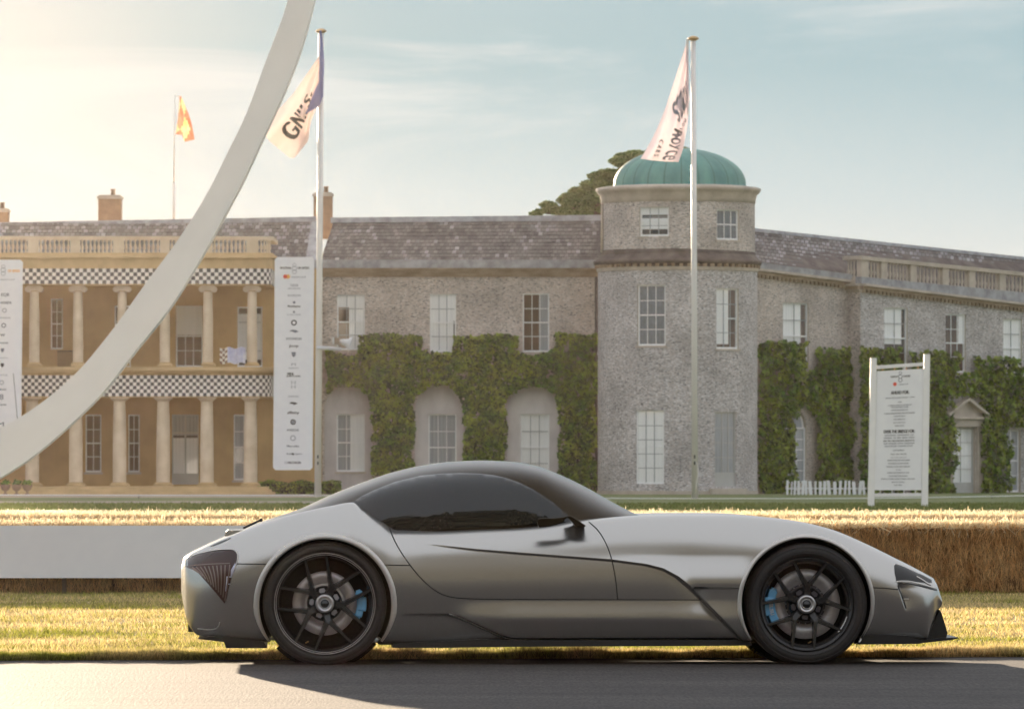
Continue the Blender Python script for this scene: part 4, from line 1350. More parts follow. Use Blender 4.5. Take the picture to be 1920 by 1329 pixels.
def portico():
    sp = F / PY
    zp = lambda py: HC + (HY - py) / sp
    xp = lambda px: (px - CX) / sp
    # plinth, steps
    XL, XR = xp(-330), xp(494)
    m = MB(); m.box(XL - .1, XR + .15, PY - .35, BY, 0, zp(912)); m.build('portico_floor', M['sand'], house)
    for i in range(2):
        m = MB(); m.box(XL - .2, XR + .35 + .15 * i, PY - .7 - .35 * i, PY - .36 - .35 * i, 0, zp(912) - .10 * (i + 1)); m.build('step', M['sand'], house)
    # back wall with openings
    def q(x0, y0, x1, y1): return R4(Plane(0, BY - .3), x0, y0, x1, y1)
    SB = Plane(0, BY - .3)
    uo = [q(330, 573, 380, 688), q(445, 575, 492, 688), q(215, 573, 245, 688), q(95, 560, 118, 655)]
    lo = [q(322, 777, 373, 908), q(438, 777, 476, 900), q(240, 777, 262, 885), q(160, 777, 190, 885)]
    zs = SB.px(0, 720)[1]; zt = SB.px(0, 500)[1]
    uR = SB.px(604, 0)[0]; uL = SB.px(-330, 0)[0]
    uRp = SB.px(520, 0)[0]
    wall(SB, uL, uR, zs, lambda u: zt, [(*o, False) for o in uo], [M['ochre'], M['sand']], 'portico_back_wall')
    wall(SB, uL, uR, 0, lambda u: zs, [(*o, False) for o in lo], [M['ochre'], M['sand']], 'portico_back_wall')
    window(SB, *uo[0], 3, 4, blind=.48, room='room_brown', sill=False)
    window(SB, *uo[1], 2, 4, curtain=[(0, 1, .1, .9, 'curtain')], sill=False)
    window(SB, *uo[2], 2, 4, room='room_brown', sill=False)
    window(SB, *uo[3], 2, 4, room='room_brown', sill=False)
    w = window(SB, *lo[0], 2, 1, panel=.38, curtain=[(0, 1, 0, .62, 'curtain'), (0, 1, .66, 1, 'curtain_grey')], sash=False, sill=False, name='double_door', barmat='door_grey', bt=.07)
    zz = SB.px(0, 812)[1]
    m = MB(); m.slab(SB, lo[0][0] + .05, lo[0][2] - .05, zz - .03, zz + .05, .12, .19); m.build('transom', M['door_grey'], w)
    for i in range(4):
        m = MB(); X = (lo[0][0] + lo[0][2]) / 2; a = X - .42 if i < 2 else X + .08
    window(SB, *lo[1], 2, 4, curtain=[(0, 1, 0, 1, 'curtain_grey')])
    window(SB, *lo[2], 2, 4, room='room_brown')
    window(SB, *lo[3], 2, 4, room='room_brown')
    # bands following the front and the rounded right corner
    rc = .75

    def plan(x1, extra):
        pts = [Vector((XL, PY - extra, 0)), Vector((x1 - rc, PY - extra, 0))]
        for i in range(1, 13):
            a = math.pi / 2 * i / 12
            pts.append(Vector((x1 - rc + math.sin(a) * (rc + extra), PY + rc - math.cos(a) * (rc + extra), 0)))
        pts.append(Vector((x1 + extra, BY - .29, 0)))
        return pts

    XC = xp(507)

    def band(name, za, zb, extra, mt, uv=False, thick=.5, parent=None):
        o_ = plan(XC, extra); i_ = plan(XC, extra - thick); m = MB(); s = 0
        for k in range(len(o_) - 1):
            a, b_, c_, d_ = o_[k], o_[k + 1], i_[k + 1], i_[k]
            L_ = (b_ - a).length
            z = lambda p, h: (p.x, p.y, h)
            m.quad([z(a, za), z(b_, za), z(b_, zb), z(a, zb)], uv=[(s, 0), (s + L_, 0), (s + L_, zb - za), (s, zb - za)] if uv else None)
            m.quad([z(d_, zb), z(a, zb), z(b_, zb), z(c_, zb)]); m.quad([z(a, za), z(d_, za), z(c_, za), z(b_, za)])
            m.quad([z(c_, za), z(d_, za), z(d_, zb), z(c_, zb)])
            s += L_
        return m.build(name, mt, parent or house)
    band('upper_architrave', zp(535), zp(503), -.02, M['sand'], thick=1.0)
    band('entablature', zp(503) + .002, zp(484), .06, M['sand'], thick=1.0)
    band('cornice_moulding', zp(484) + .002, zp(479), .22, M['sand'], thick=1.2)
    band('roof_slab', zp(479) + .002, zp(476), .12, M['sand'], thick=1.3)
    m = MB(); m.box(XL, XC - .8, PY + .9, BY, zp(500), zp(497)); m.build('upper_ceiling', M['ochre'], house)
    m = MB(); m.box(XL, XC - .5, PY + .6, BY, zp(700), zp(690)); m.build('balcony_floor', M['ochre'], house)
    band('balcony_edge', zp(699), zp(694), .18, M['sand'], thick=1.0)
    band('balcony_cornice', zp(694) + .002, zp(688), .34, M['sand'], thick=1.2)
    band('lower_architrave', zp(745), zp(699) - .002, -.02, M['sand'], thick=1.0)
    # chequered cloths hung round the beams
    for (a, b_, n_, lab) in ((532.5, 503.5, 4, 'black and white chequered banner wrapped round the upper beam of the portico'),
                             (743, 703.5, 6, 'black and white chequered banner wrapped round the lower beam of the portico')):
        za, zb = zp(a), zp(b_)
        sz = (zb - za) / n_
        o = band('chequered_banner', za, zb, .03 if n_ == 4 else .035, checker_mat('chequer', sz, (0.80, .77, .74), (.10, .09, .085)), uv=True, thick=.02, parent=None)
        o.parent = None; o.matrix_basis = WM[house.name]; WM[o.name] = WM[house.name]
        tag(o, lab, 'banner', 'chequered banners on the portico')
    # columns
    def column(xc, zb, zt, r, ionic):
        h = zt - zb
        root = reg(bpy.data.objects.new('column', None), house, T(xc, PY + .42, zb)); root.empty_display_size = .2
        s = MB(); cap = .26 if ionic else .16
        s.lathe([(r * 1.0, .16), (r * 1.0, h * .3), (r * .97, h * .6), (r * .85, h - cap)], (0, 0, 0), 20)
        s.build('shaft', M['sand_light'], root, local=True, smooth=True)
        b = MB(); b.lathe([(r * 1.32, .07), (r * 1.35, .10), (r * 1.1, .13), (r * 1.02, .16)], n=20); b.box(-r * 1.4, r * 1.4, -r * 1.4, r * 1.4, 0, .07)
        b.build('base', M['sand'], root, local=True)
        c = MB()
        if ionic:
            c.box(-r * 1.25, r * 1.25, -r * 1.1, r * 1.1, h - .09, h)
            for sx in (-1, 1):
                c.lathe([(.0, -r * 1.15), (.12, -r * 1.15), (.10, -r * .5), (.10, r * .5), (.12, r * 1.15), (0, r * 1.15)], (sx * r * 1.2, 0, h - .17), 12, axis='Y')
            c.box(-r * 1.15, r * 1.15, -r * .95, r * .95, h - .22, h - .092)
        else:
            c.box(-r * 1.3, r * 1.3, -r * 1.3, r * 1.3, h - .08, h); c.lathe([(r * .86, h - .17), (r * 1.05, h - .14), (r * 1.22, h - .082)], n=20)
        c.build('capital', M['sand_light'], root, local=True)
    for px_ in (63, 145, 228, 308, 389, 472, -20, -102, -184): column(xp(px_), zp(686), zp(534), .205, True)
    for px_ in (59, 141, 223, 305, 387, 469, -23, -105, -187): column(xp(px_), zp(911), zp(744), .275, False)
    # balustrade on top
    rb, rt, bt = zp(450), zp(443), zp(474)
    band('balustrade_rail', rb, rt, .10, M['sand_light'], thick=.3)
    band('balustrade_base', zp(476) + .002, bt, .08, M['sand'], thick=.3)
    hb = rb - bt
    bm_ = MB(); bm_.lathe([(.05, 0), (.055, .04), (.03, .08), (.06, .18), (.055, .26), (.03, .36), (.028, hb - .08), (.05, hb - .03), (.05, hb)], n=8); bme = bm_.mesh('baluster', M['sand_light'], smooth=True)
    peds = [(-110, -84), (-26, -4), (52, 72), (132, 150), (212, 232), (300, 318), (380, 398), (462, 482)]
    for a, b_ in peds:
        m = MB(); m.box(xp(a), xp(b_), PY - .06, PY + .22, bt + .002, rb - .002); m.build('pedestal', M['sand_light'], house)
    for (a, b_), (c_, d_) in zip(peds[:-1], peds[1:]):
        k = int(round((c_ - b_) / 8.2))
        for i in range(k):
            X = xp(b_ + (c_ - b_) * (i + .5) / k); reg(bpy.data.objects.new('baluster', bme), house, T(X, PY + .08, bt + .002))
    for i in range(7):
        a = math.pi / 2 * (i + .5) / 7
        X = XC - rc + math.sin(a) * (rc - .05); Y = PY + rc - math.cos(a) * (rc - .05); reg(bpy.data.objects.new('baluster', bme), house, T(X, Y, bt + .002))
    # iron balcony rail and cloths over it
    m = MB(); X0, X1 = xp(80), xp(130)
    for i in range(9):
        x = xp(92) + (xp(122) - xp(92)) * i / 8; m.box(x - .012, x + .012, BY - .55, BY - .52, zp(690), zp(655))
    m.box(xp(90), xp(124), BY - .56, BY - .51, zp(655), zp(653)); m.build('balcony_railing', M['ivy_dark'], house)
    cl = MB(); n = 10
    for i in range(n):
        for j in range(6):
            P = lambda a, b_: (xp(413 + 17 * a / 4) if False else xp(412 + 48 * a / n), PY + .03 + .05 * math.sin(a * 1.9) - .002 * b_, zp(652 + 2 * math.sin(a * 1.3)) - (.62 * b_ / 6))
            cl.quad([P(i, j + 1), P(i + 1, j + 1), P(i + 1, j), P(i, j)], uv=[(i / n, 0)] * 4 and [(i * .1, -(j + 1) * .1), ((i + 1) * .1, -(j + 1) * .1), ((i + 1) * .1, -j * .1), (i * .1, -j * .1)], m=0 if i < 3 else 1)
    o = cl.build('draped_cloth', [checker_mat('chequer_small', .1, (.75, .7, .62), (.25, .15, .1)), mat('cloth_pale_blue', (.66, .68, .80), (.40, .42, .62), 2.2, .8)])
    tag(o, 'chequered and pale blue cloth draped over the portico balcony between columns', 'cloth')


portico()


# ------------------------------------------------------------------ ivy
def leaves_on(S, inside, u0, u1, z0, z1, n, thick=.42, size=.15, seed=0):
    r = np.random.default_rng(seed)
    u = r.uniform(u0, u1, n * 3); z = r.uniform(z0, z1, n * 3)
    jit = .10
    uu = u + jit * (np.sin(z * 3.1 + seed) * .7 + np.sin(z * 9.0) * .5); zz = z + jit * (np.sin(u * 2.7) * .8 + np.sin(u * 8.3 + 1) * .5)
    k = inside(uu, zz) & inside(u * .8 + uu * .2, z * .8 + zz * .2); u, z = u[k][:n], z[k][:n]
    gap = np.sin(u * 5.3 + seed) * np.sin(z * 4.7 + 2 * np.sin(u * 1.9)) + .5 * np.sin(u * 13 + z * 7) * np.sin(z * 11)
    kk = (gap < .80) | (r.random(len(u)) < .25); u, z = u[kk], z[kk]
    n = len(u)
    # lumpy surface
    th = thick * (.62 + .38 * np.sin(u * 2.3 + 1.3 * np.sin(z * 1.7)) * np.sin(z * 2.9 + .5) + .28 * np.sin(u * 6.1 + z * 4.0) * np.sin(z * 7.3 - u * 2))
    d = -th * r.uniform(.25, 1.0, n) ** .45 - .02
    P = np.array([S.pt(a, b_, c) for a, b_, c in zip(u, z, d)])
    Nn = np.array(S.N)
    s = size * r.uniform(.6, 1.25, n)
    nv = r.normal(size=(n, 3)) * .75 + Nn * .8 + np.array([0, 0, .35]); nv /= np.linalg.norm(nv, axis=1)[:, None]
    t = np.cross(nv, r.normal(size=(n, 3))); t /= np.linalg.norm(t, axis=1)[:, None]
    b_ = np.cross(nv, t)
    s = s[:, None]
    return np.stack([P - t * s * .5, P - b_ * s * .36 + t * s * .05, P + t * s * .55, P + b_ * s * .36 + t * s * .05], 1).reshape(-1, 3)


def rect_mask(rects, holes, arches):
    def f(u, z):
        k = np.zeros(len(u), bool)
        for a, b_, c, d in rects: k |= (u > a) & (u < c) & (z > b_) & (z < d)
        for a, b_, c, d in holes: k &= ~((u > a) & (u < c) & (z > b_) & (z < d))
        for a, b_, c, d in arches:
            r = (c - a) / 2; zc = d - r
            k &= ~((u > a) & (u < c) & (z < zc)); k &= ~(((u - (a + c) / 2) ** 2 + (z - zc) ** 2 < r * r))
        return k
    return f


def stems(S, paths, parent, d=-.05):
    m = MB()
    for P in paths:
        m.tube([tuple(S.pt(*S.px(x, y), d - .05 * random.random())) for x, y in P], .06, 6, .025)
    m.build('stems', M['ivy_dark'], parent)['kind'] = 'stuff'


def ivy():
    r4 = lambda *a: R4(SW, *a)
    rects = [r4(612, 655, 1122, 738), r4(672, 627, 792, 700), r4(848, 628, 972, 700), r4(1040, 625, 1120, 700),
             r4(690, 700, 780, 930), r4(862, 700, 955, 930), r4(1041, 700, 1118, 930), r4(1014, 754, 1050, 776)]
    holes = [r4(630, 540, 672, 664), r4(805, 540, 850, 662), r4(978, 540, 1030, 662), r4(1060, 640, 1068, 662)]
    arches = [r4(608, 722, 697, 940), r4(777, 723, 869, 940), r4(950, 723, 1047, 940)]
    u0, z0 = SW.px(598, 930); u1, z1 = SW.px(1124, 620)
    v = leaves_on(SW, rect_mask(rects, holes, arches), u0, u1, 0.03, z1, 24000, .42, .19, 3)
    root = empty('ivy', T(SW.px(860, 0)[0], BY, 0), 'clipped green creeper framing three arches on the wall left of the tower', 'ivy', 'creepers on the mansion walls')
    stems(SW, [[(735, 925), (738, 800), (730, 700), (720, 650)], [(740, 925), (760, 760), (800, 705)], [(910, 925), (905, 800), (910, 700), (905, 640)],
               [(1080, 925), (1085, 800), (1078, 700), (1082, 635)], [(905, 760), (960, 700), (1010, 690)]], root)
    me = np_mesh('leaves', v - np.array(WM[root.name].translation), 4, M['ivy'])
    o = reg(bpy.data.objects.new('leaves', me), root, WM[root.name]); o['kind'] = 'stuff'
    # right wing, two planes
    rw = lambda *a: R4(RW, *a); rb = lambda *a: R4(RB, *a)
    recA = [rw(1415, 640, 1506, 930), rw(1524, 652, 1600, 930), rw(1415, 695, 1600, 780), rw(1470, 645, 1500, 700)]
    holA = [rw(1505, 560, 1516, 695)]
    arA = [rw(1484, 762, 1516, 940)]
    ua = RW.px(1412, 0)[0]; uc = RB.px(1613, 0)[0]; ue = RB.px(2060, 0)[0]
    vA = leaves_on(RW, rect_mask(recA, holA, arA), ua, RW.px(1600, 0)[0], .03, RW.px(1500, 630)[1], 13000, .50, .20, 5)
    recB = [rb(1600, 652, 1684, 930), rb(1700, 658, 1790, 930), rb(1818, 669, 1907, 930), rb(1600, 697, 2000, 800), rb(1925, 680, 2000, 930)]
    holB = [rb(1686, 560, 1700, 700), rb(1790, 560, 1812, 700), rb(1906, 560, 1922, 708), rb(1778, 745, 1834, 790), rb(1783, 785, 1832, 930), rb(1889, 800, 1916, 922), rb(1765, 925, 1830, 930)]
    vB = leaves_on(RB, rect_mask(recB, holB, []), uc - .25, ue, .03, RB.px(1700, 640)[1], 20000, .50, .20, 6)
    P = RB.pt(uc, 0)
    root = empty('ivy', T(P.x, P.y, 0), 'dense dark green creeper covering the lower wall right of the tower', 'ivy', 'creepers on the mansion walls')
    stems(RW, [[(1450, 925), (1455, 800), (1450, 690)], [(1560, 925), (1562, 800), (1558, 690)]], root)
    stems(RB, [[(1740, 925), (1742, 800), (1748, 690)], [(1858, 920), (1860, 800), (1858, 700)], [(1660, 925), (1655, 800), (1650, 690)]], root)
    v = np.concatenate([vA, vB])
    me = np_mesh('leaves', v - np.array(WM[root.name].translation), 4, M['ivy'])
    o = reg(bpy.data.objects.new('leaves', me), root, WM[root.name]); o['kind'] = 'stuff'


ivy()


# ------------------------------------------------------------------ sponsor boards
def round_board(name, x0p, x1p, yt, yb, Y, label, lines, lean=0.0, group='tall sponsor boards on the portico'):
    X0, _, ZT = at(x0p, yt, Y); X1, _, ZB = at(x1p, yb, Y)
    w, h = X1 - X0, ZT - ZB; cx, cz = (X0 + X1) / 2, (ZT + ZB) / 2
    root = empty(name, T(cx, Y, ZB), label, 'sponsor board', group)
    c = .10
    sh = lambda x, z: x + lean * (z - cz)
    poly = [(X0 + c, ZB), (X1 - c, ZB), (X1, ZB + c), (X1, ZT - c), (X1 - c, ZT), (X0 + c, ZT), (X0, ZT - c), (X0, ZB + c)]
    m = MB(); m.prism([(sh(x, z), z) for x, z in poly], Y, Y + .06); m.build('panel', M['board'], root)
    for zz in (ZB + .6, cz, ZT - .5):
        k = MB(); k.box(cx - .25, cx + .25, Y + .062, Y + .5, zz - .04, zz + .04); k.build('bracket', M['plaque'], root)
    groups = {}
    for (txt, py, hpx, wpx, mt, dx) in lines:
        z0 = HC + (HY - py) / F * Y
        fn = lambda x, y, k: (sh(cx + dx / F * Y + x, z0 + y), Y - .006 - .002 * k, z0 + y)
        mb = groups.setdefault(mt, MB())
        if txt == '@':      # winged roundel of the header
            s = hpx / F * Y
            for (ox, oz, rr) in ((0, .30 * s, .20 * s), (0, -.02 * s, .26 * s), (0, -.34 * s, .24 * s)):
                mb.lathe([(rr * .72, 0), (rr, 0)], (sh(cx, z0) + ox, Y - .006, z0 + oz), 16, axis='Y')
        elif txt in 'oO' and len(txt) == 1:
            s = hpx / 2 / F * Y; mb.lathe([(s * .58 if txt == 'O' else .001, 0), (s, 0)], (sh(cx, z0) + dx / F * Y, Y - .006 - (.004 if mt == 'red' else 0), z0), 18, axis='Y')
        elif txt == 'shield':
            s = hpx / F * Y; X = sh(cx, z0) + dx / F * Y
            mb.prism([(X - .4 * s, z0 + .5 * s), (X + .4 * s, z0 + .5 * s), (X + .36 * s, z0 - .1 * s), (X, z0 - .5 * s), (X - .36 * s, z0 - .1 * s)], Y - .012, Y - .004)
        elif txt == 'lozenge':
            s = wpx / F * Y / 2; t = hpx / F * Y / 2; X = sh(cx, z0)
            mb.prism([(X - s, z0), (X - .3 * s, z0 + t), (X + .5 * s, z0 + t * .6), (X + s, z0 - .2 * t), (X + .2 * s, z0 - t), (X - .2 * s, z0 - .3 * t)], Y - .012, Y - .004)
        else:
            put_text(mb, txt, fn, hpx / F * Y, wpx / F * Y, .006)
    for mt, mb in groups.items():
        mb.build('lettering', M[mt], root)['kind'] = 'stuff'
    return root


def boards():
    L1 = [('FESTIVAL', 502.5, 4.0, 21, 'ink', -16), ('OF SPEED', 502.5, 4.0, 21, 'ink', 17), ('@', 503, 19, 0, 'ink_pale', 0),
          ('o', 518.5, 8, 8, 'orange', -12), ('o', 518.5, 8, 8, 'red', -17), ('mastercard', 519, 4, 26, 'ink_pale', 8),
          ('TUDOR', 535, 5, 15, 'ink_pale', 0), ('SWITZERLAND', 541, 2.5, 24, 'ink_pale', 0), ('RADISSON', 554, 4, 24, 'ink_pale', 0),
          ('o', 567, 5, 5, 'ink_grey', 0), ('Bonhams', 574, 4, 23, 'ink', 0), ('o', 585, 4, 4, 'ink_grey', 0), ('CARTIER', 590, 2.5, 26, 'ink_pale', 0),
          ('O', 605, 11, 11, 'ink', 0), ('lozenge', 621, 6, 18, 'ink_grey', 0), ('HYUNDAI', 635, 4.5, 28, 'ink_grey', 0),
          ('Jeep', 649, 6, 18, 'ink', 0), ('shield', 665, 10, 9, 'ink_grey', 0), ('M', 683, 5, 8, 'ink_pale', 0), ('MASERATI', 690, 2.5, 18, 'ink_pale', 0),
          ('MINI', 701, 5, 11, 'ink', -6), ('JOHN COOPER', 705.5, 3.2, 26, 'ink', 0), ('H', 717, 6, 8, 'ink_pale', 0), ('H', 725, 6, 8, 'ink_pale', 0),
          ('SAMSUNG', 743, 3, 20, 'ink_pale', 0), ('lozenge', 756, 5.5, 17, 'ink', 0), ('affinity', 774, 6.5, 22, 'ink', 0), ('O', 791, 10.5, 10, 'ink', 0),
          ('o', 791, 5, 5, 'ink_grey', 0), ('PORSCHE', 806, 4, 22, 'ink_grey', 0), ('O', 821, 11, 11, 'ink_pale', 0), ('Mercedes', 836, 4, 22, 'ink_grey', 0),
          ('lozenge', 851, 5, 6, 'ink', 0), ('Rolex Sport', 851, 4, 29, 'ink_grey', 3), ('MICHELIN', 867, 4, 24, 'ink', 3), ('O', 867, 5, 5, 'ink_pale', -13)]
    L1 = [(t, y, h, w, m_, -14 if (t == 'lozenge' and w == 6) else dx) for t, y, h, w, m_, dx in L1]
    round_board('sponsor_board', 513.5, 587.5, 482, 881, 269.0, 'tall white sponsor board with rows of small logos left of the flagpole', L1, lean=.0095 * 0.9)
    L2 = [('FESTIVAL', 505, 4, 21, 'ink_pale', -16), ('OF SPEED', 508, 4.5, 22, 'orange', 20), ('@', 506, 19, 0, 'ink_pale', 0),
          ('mastercard', 524, 3, 26, 'ink_pale', 8), ('EQ8', 553, 7, 14, 'ink_grey', 4), ('HONDA', 567.5, 5, 20, 'ink_grey', 6), ('O', 582, 9, 9, 'ink_pale', 3),
          ('HYUNDAI', 596, 3, 22, 'ink_pale', 3), ('O', 610, 9, 9, 'ink_grey', 2), ('w', 628, 5, 9, 'ink_grey', 0), ('GENESIS', 643, 3, 22, 'ink_grey', 0),
          ('shield', 657, 8, 7, 'ink_grey', 0), ('porsche', 671, 3.5, 22, 'ink_pale', 0), ('shield', 685, 8, 6, 'ink', 0), ('MOTUL', 703, 3, 22, 'ink_pale', 0),
          ('O', 717, 9, 9, 'ink_pale', -1), ('BRIDGE', 730, 3.5, 18, 'ink_grey', -1), ('8', 744, 10, 7, 'ink_grey', -1), ('McLaren', 758, 4, 20, 'ink_grey', -2),
          ('M', 795, 8, 12, 'ink_grey', -2)]
    r = round_board('sponsor_board', -32, 41, 487, 838, 268.6, 'tall white sponsor board cut by the left picture edge', L2, lean=.010)
    q = MB(); q.tube([at(25, 700, 268.3), at(33, 790, 268.3)], .012, 6); q.build('guy_line', M['plaque'], r)


boards()


def info_sign():
    Y = 190.0
    tl, tr, bl, br = (1632, 671), (1744, 664), (1628, 951), (1741, 948)
    root = empty('information_sign', T(at(1688, 0, Y)[0], Y, 0), 'white post framed information board with lists of directions on the lawn', 'sign')
    s = F / Y
    def P(px, py, d=0.0): X, _, Z = at(px, py, Y); return (X, Y + d, Z)
    for (a, b_, w) in (((1638, 671), (1633, 951), 12), ((1738, 664), (1733.5, 949), 12)):
        hw = w / 2 / s; x0, _, z0 = P(*b_); x1, _, z1 = P(*a); z0 = 0
        m = MB(); m.hexa([(x0 - hw, Y - .09, z0), (x0 + hw, Y - .09, z0), (x0 + hw, Y + .09, z0), (x0 - hw, Y + .09, z0),
                          (x1 - hw * .95, Y - .09, z1), (x1 + hw * .95, Y - .09, z1), (x1 + hw * .95, Y + .09, z1), (x1 - hw * .95, Y + .09, z1)])
        m.build('post', M['white_paint'], root)
    def bar(p, q, w, name):
        (x0, _, z0), (x1, _, z1) = P(*p), P(*q); h = w / 2 / s
        m = MB(); m.hexa([(x0, Y - .05, z0 - h), (x1, Y - .05, z1 - h), (x1, Y + .05, z1 - h), (x0, Y + .05, z0 - h), (x0, Y - .05, z0 + h), (x1, Y - .05, z1 + h), (x1, Y + .05, z1 + h), (x0, Y + .05, z0 + h)])
        m.build(name, M['white_paint'], root)
    bar((1644.5, 688.5), (1731.5, 682.5), 6.5, 'crossbar'); bar((1640, 928), (1727.5, 927), 6.5, 'crossbar')
    c = [(1644, 696), (1732.5, 691), (1727.5, 918.5), (1639.5, 918.5)]
    q = [P(x, y, -.035) for x, y in c]; r_ = [P(x, y, .0) for x, y in c]
    m = MB(); m.hexa([q[3], q[2], r_[2], r_[3], q[0], q[1], r_[1], r_[0]]); m.build('panel', M['board'], root)
    for i in range(9):        # ties lacing the panel to the posts
        for side in (0, 1):
            f_ = (i + .5) / 9
            a = Vector(q[0 if side == 0 else 1]).lerp(Vector(q[3 if side == 0 else 2]), f_)
            m = MB(); m.box(a.x - (.05 if side == 0 else .02), a.x + (.02 if side == 0 else .05), Y - .045, Y - .036, a.z - .012, a.z + .012); m.build('tie', M['white_paint'], root)
    for i in range(4):
        for (u, v_) in ((0, 1), (3, 2)):
            a = Vector(q[u]).lerp(Vector(q[v_]), (i + .5) / 4); dz = .09 if u == 0 else -.09
            m = MB(); m.box(a.x - .012, a.x + .012, Y - .04, Y - .02, min(a.z, a.z + dz), max(a.z, a.z + dz)); m.build('tie', M['straw'] if u == 0 else M['white_paint'], root)
    ln = [('SUNDAY', 706, 3.6, 14, 'ink', -11), ('CONCERT', 705, 3.6, 14, 'ink', 12), ('o', 720, 7, 7, 'red', -10), ('mastercard', 720, 2.2, 17, 'ink_grey', 6),
          ('AHEAD FOR:', 735.5, 6.4, 34, 'ink', 0), ('CRICKET PITCH AND STABLES, F1 LAWN', 745.5, 2.3, 55, 'ink_grey', 0), ('AND', 753.5, 1.9, 7, 'ink_grey', 0),
          ('CATHEDRAL PADDOCK, ELECTRIC AVE', 759.5, 2.2, 45, 'ink_grey', 0), ('THE FOREST RALLY STAGE', 763, 2.2, 33, 'ink_grey', 0), ('SUPERCAR PADDOCK', 768.5, 2.2, 31, 'ink_grey', 0),
          ('F1 MAIN GRANDSTANDS AND RESTAURANT', 774.5, 2.4, 58, 'ink_grey', 0), ('CASHPOINT', 780, 2.2, 22, 'ink_grey', 0), ('CAR PARKS A-C', 786, 2.2, 22, 'ink_grey', 0),
          ('BUS SHUTTLE', 792, 2.2, 22, 'ink_grey', 0), ('MAIN GATE', 798, 2.2, 17, 'ink_grey', 0), ('OVER THE BRIDGE FOR:', 808.5, 6.0, 58, 'ink', 0),
          ('AUTOGRAPH  CENTRESPACE  GAS', 815.5, 2.4, 54, 'ink_grey', 0), ('CHANNEL  4U  FREE  MEDIA  PASSES', 820.5, 2.4, 58, 'ink_grey', 0), ('BAR  SPA  MERCHANDISE  PRODUCTS', 826, 2.6, 58, 'ink', 0),
          ('TAXI  PAVILION  STATIC  PADDOCKS', 831, 2.6, 58, 'ink_grey', 0), ('HELICOPTERS  CHICANE  GATES', 836, 2.4, 52, 'ink_grey', 0), ('LOST PROPERTY', 844, 2.3, 21, 'ink_grey', 0),
          ('FIRST AID CENTRE', 851, 2.2, 30, 'ink_grey', 0), ('MOTOR CIRCUIT', 857.5, 2.0, 30, 'ink_pale', 0), ('GRANDSTANDS AND ENCLOSURES', 862.5, 2.3, 42, 'ink_grey', 0),
          ('BONHAMS AUCTION HOUSE', 868.5, 2.3, 38, 'ink_grey', 0), ('DRIVERS CLUB AND LIBRARY', 874.5, 2.3, 45, 'ink_grey', 0), ('TO THE', 880.5, 1.8, 9, 'ink_grey', 0),
          ('SUPERCAR PADDOCK EXIT', 886, 2.3, 41, 'ink_grey', 0), ('THE KENNELS RESTAURANT', 892, 2.2, 36, 'ink_grey', 0), ('FESTIVAL OF SPEED RADIO STUDIOS AND SHOP', 897.5, 2.3, 63, 'ink_grey', 0),
          ('RAILWAY STATION', 903.5, 2.0, 24, 'ink_grey', 0), ('CAR PARK', 909, 2.0, 15, 'ink_grey', 0)]
    groups = {}
    for (txt, py, hpx, wpx, mt, dx) in ln:
        f_ = (py - 696) / 222; cxp = 1688.3 - 5.0 * f_ + dx
        X0, _, z0 = P(cxp, py)
        slope = (.056 * (1 - f_) + .0 * f_)
        fn = lambda x, y, k: (X0 + x, Y - .040 - .002 * k, z0 + y + x * slope)
        mb = groups.setdefault(mt, MB())
        if txt == 'o':
            for (dx_, rr) in ((-.01, hpx / 2 / s), ):
                mb.lathe([(.001, 0), (rr, 0)], (X0, Y - .041, z0), 18, axis='Y')
        else: put_text(mb, txt, fn, hpx / s, wpx / s, .005 if hpx > 5 else .002)
    X0, _, z0 = P(1688, 706); mb = groups['ink_grey']
    for (oz, rr) in ((.10, .045), (0, .06), (-.10, .06)): mb.lathe([(rr * .7, 0), (rr, 0)], (X0, Y - .041, z0 + oz), 16, axis='Y')
    for mt, mb in groups.items(): mb.build('lettering', M[mt], root)['kind'] = 'stuff'


info_sign()


# ------------------------------------------------------------------ small things by the house
def pale_fence():
    Y = 268.0
    root = empty('paling_fence', T(at(1545, 0, Y)[0], Y, 0), 'row of white leaning palings at the foot of the creeper right of the tower', 'fence')
    x = 1474.0
    while x < 1628:
        w = random.uniform(2.4, 5.0) if x < 1510 else random.uniform(3.5, 6.5)
        X0, _, Z1 = at(x, 901 + random.uniform(-1.5, 1.5), Y); X1, _, _ = at(x + w, 900, Y)
        t = random.uniform(-.06, .06); lean = random.uniform(-.03, .03)
        m = MB(); m.hexa([(X0, Y, 0), (X1, Y, 0), (X1, Y + .03, 0), (X0, Y + .03, 0), (X0 + t, Y - lean, Z1), (X1 + t, Y - lean, Z1), (X1 + t, Y + .03 - lean, Z1), (X0 + t, Y + .03 - lean, Z1)])
        m.build('paling', M['white_paint'], root)
        x += w + random.uniform(2.0, 5.0)
    m = MB(); X0, X1 = at(1473, 0, Y)[0], at(1625, 0, Y)[0]
    m.box(X0, X1, Y + .04, Y + .065, .22, .27); m.build('fence_rail', M['white_paint'], root)


pale_fence()


def rope():
    pts = []
    prof = [(-300, 927.5), (0, 927.5), (300, 928), (600, 928.5), (900, 931), (1200, 934), (1480, 934.5), (1650, 933.5), (1790, 931.5), (1920, 929.0), (2200, 925)]
    Y = 236.0
    f = pchip([p[0] for p in prof], [p[1] for p in prof])
    root = empty('boundary_rope', T(0, Y, 0), 'thin white rope strung low across the lawn before the mansion', 'rope')
    m = MB(); m.tube([at(x, float(f(x)), Y) for x in range(-300, 2201, 60)], .016, 6); m.build('rope_line', M['white_paint'], root)
    for x in (-120, 260, 1200, 1560, 1860):
        X, _, Z = at(x, float(f(x)), Y); m = MB(); m.tube([(X, Y + .03, 0), (X, Y + .03, Z + .03)], .012, 6); m.build('peg', M['ivy_dark'], root)


rope()


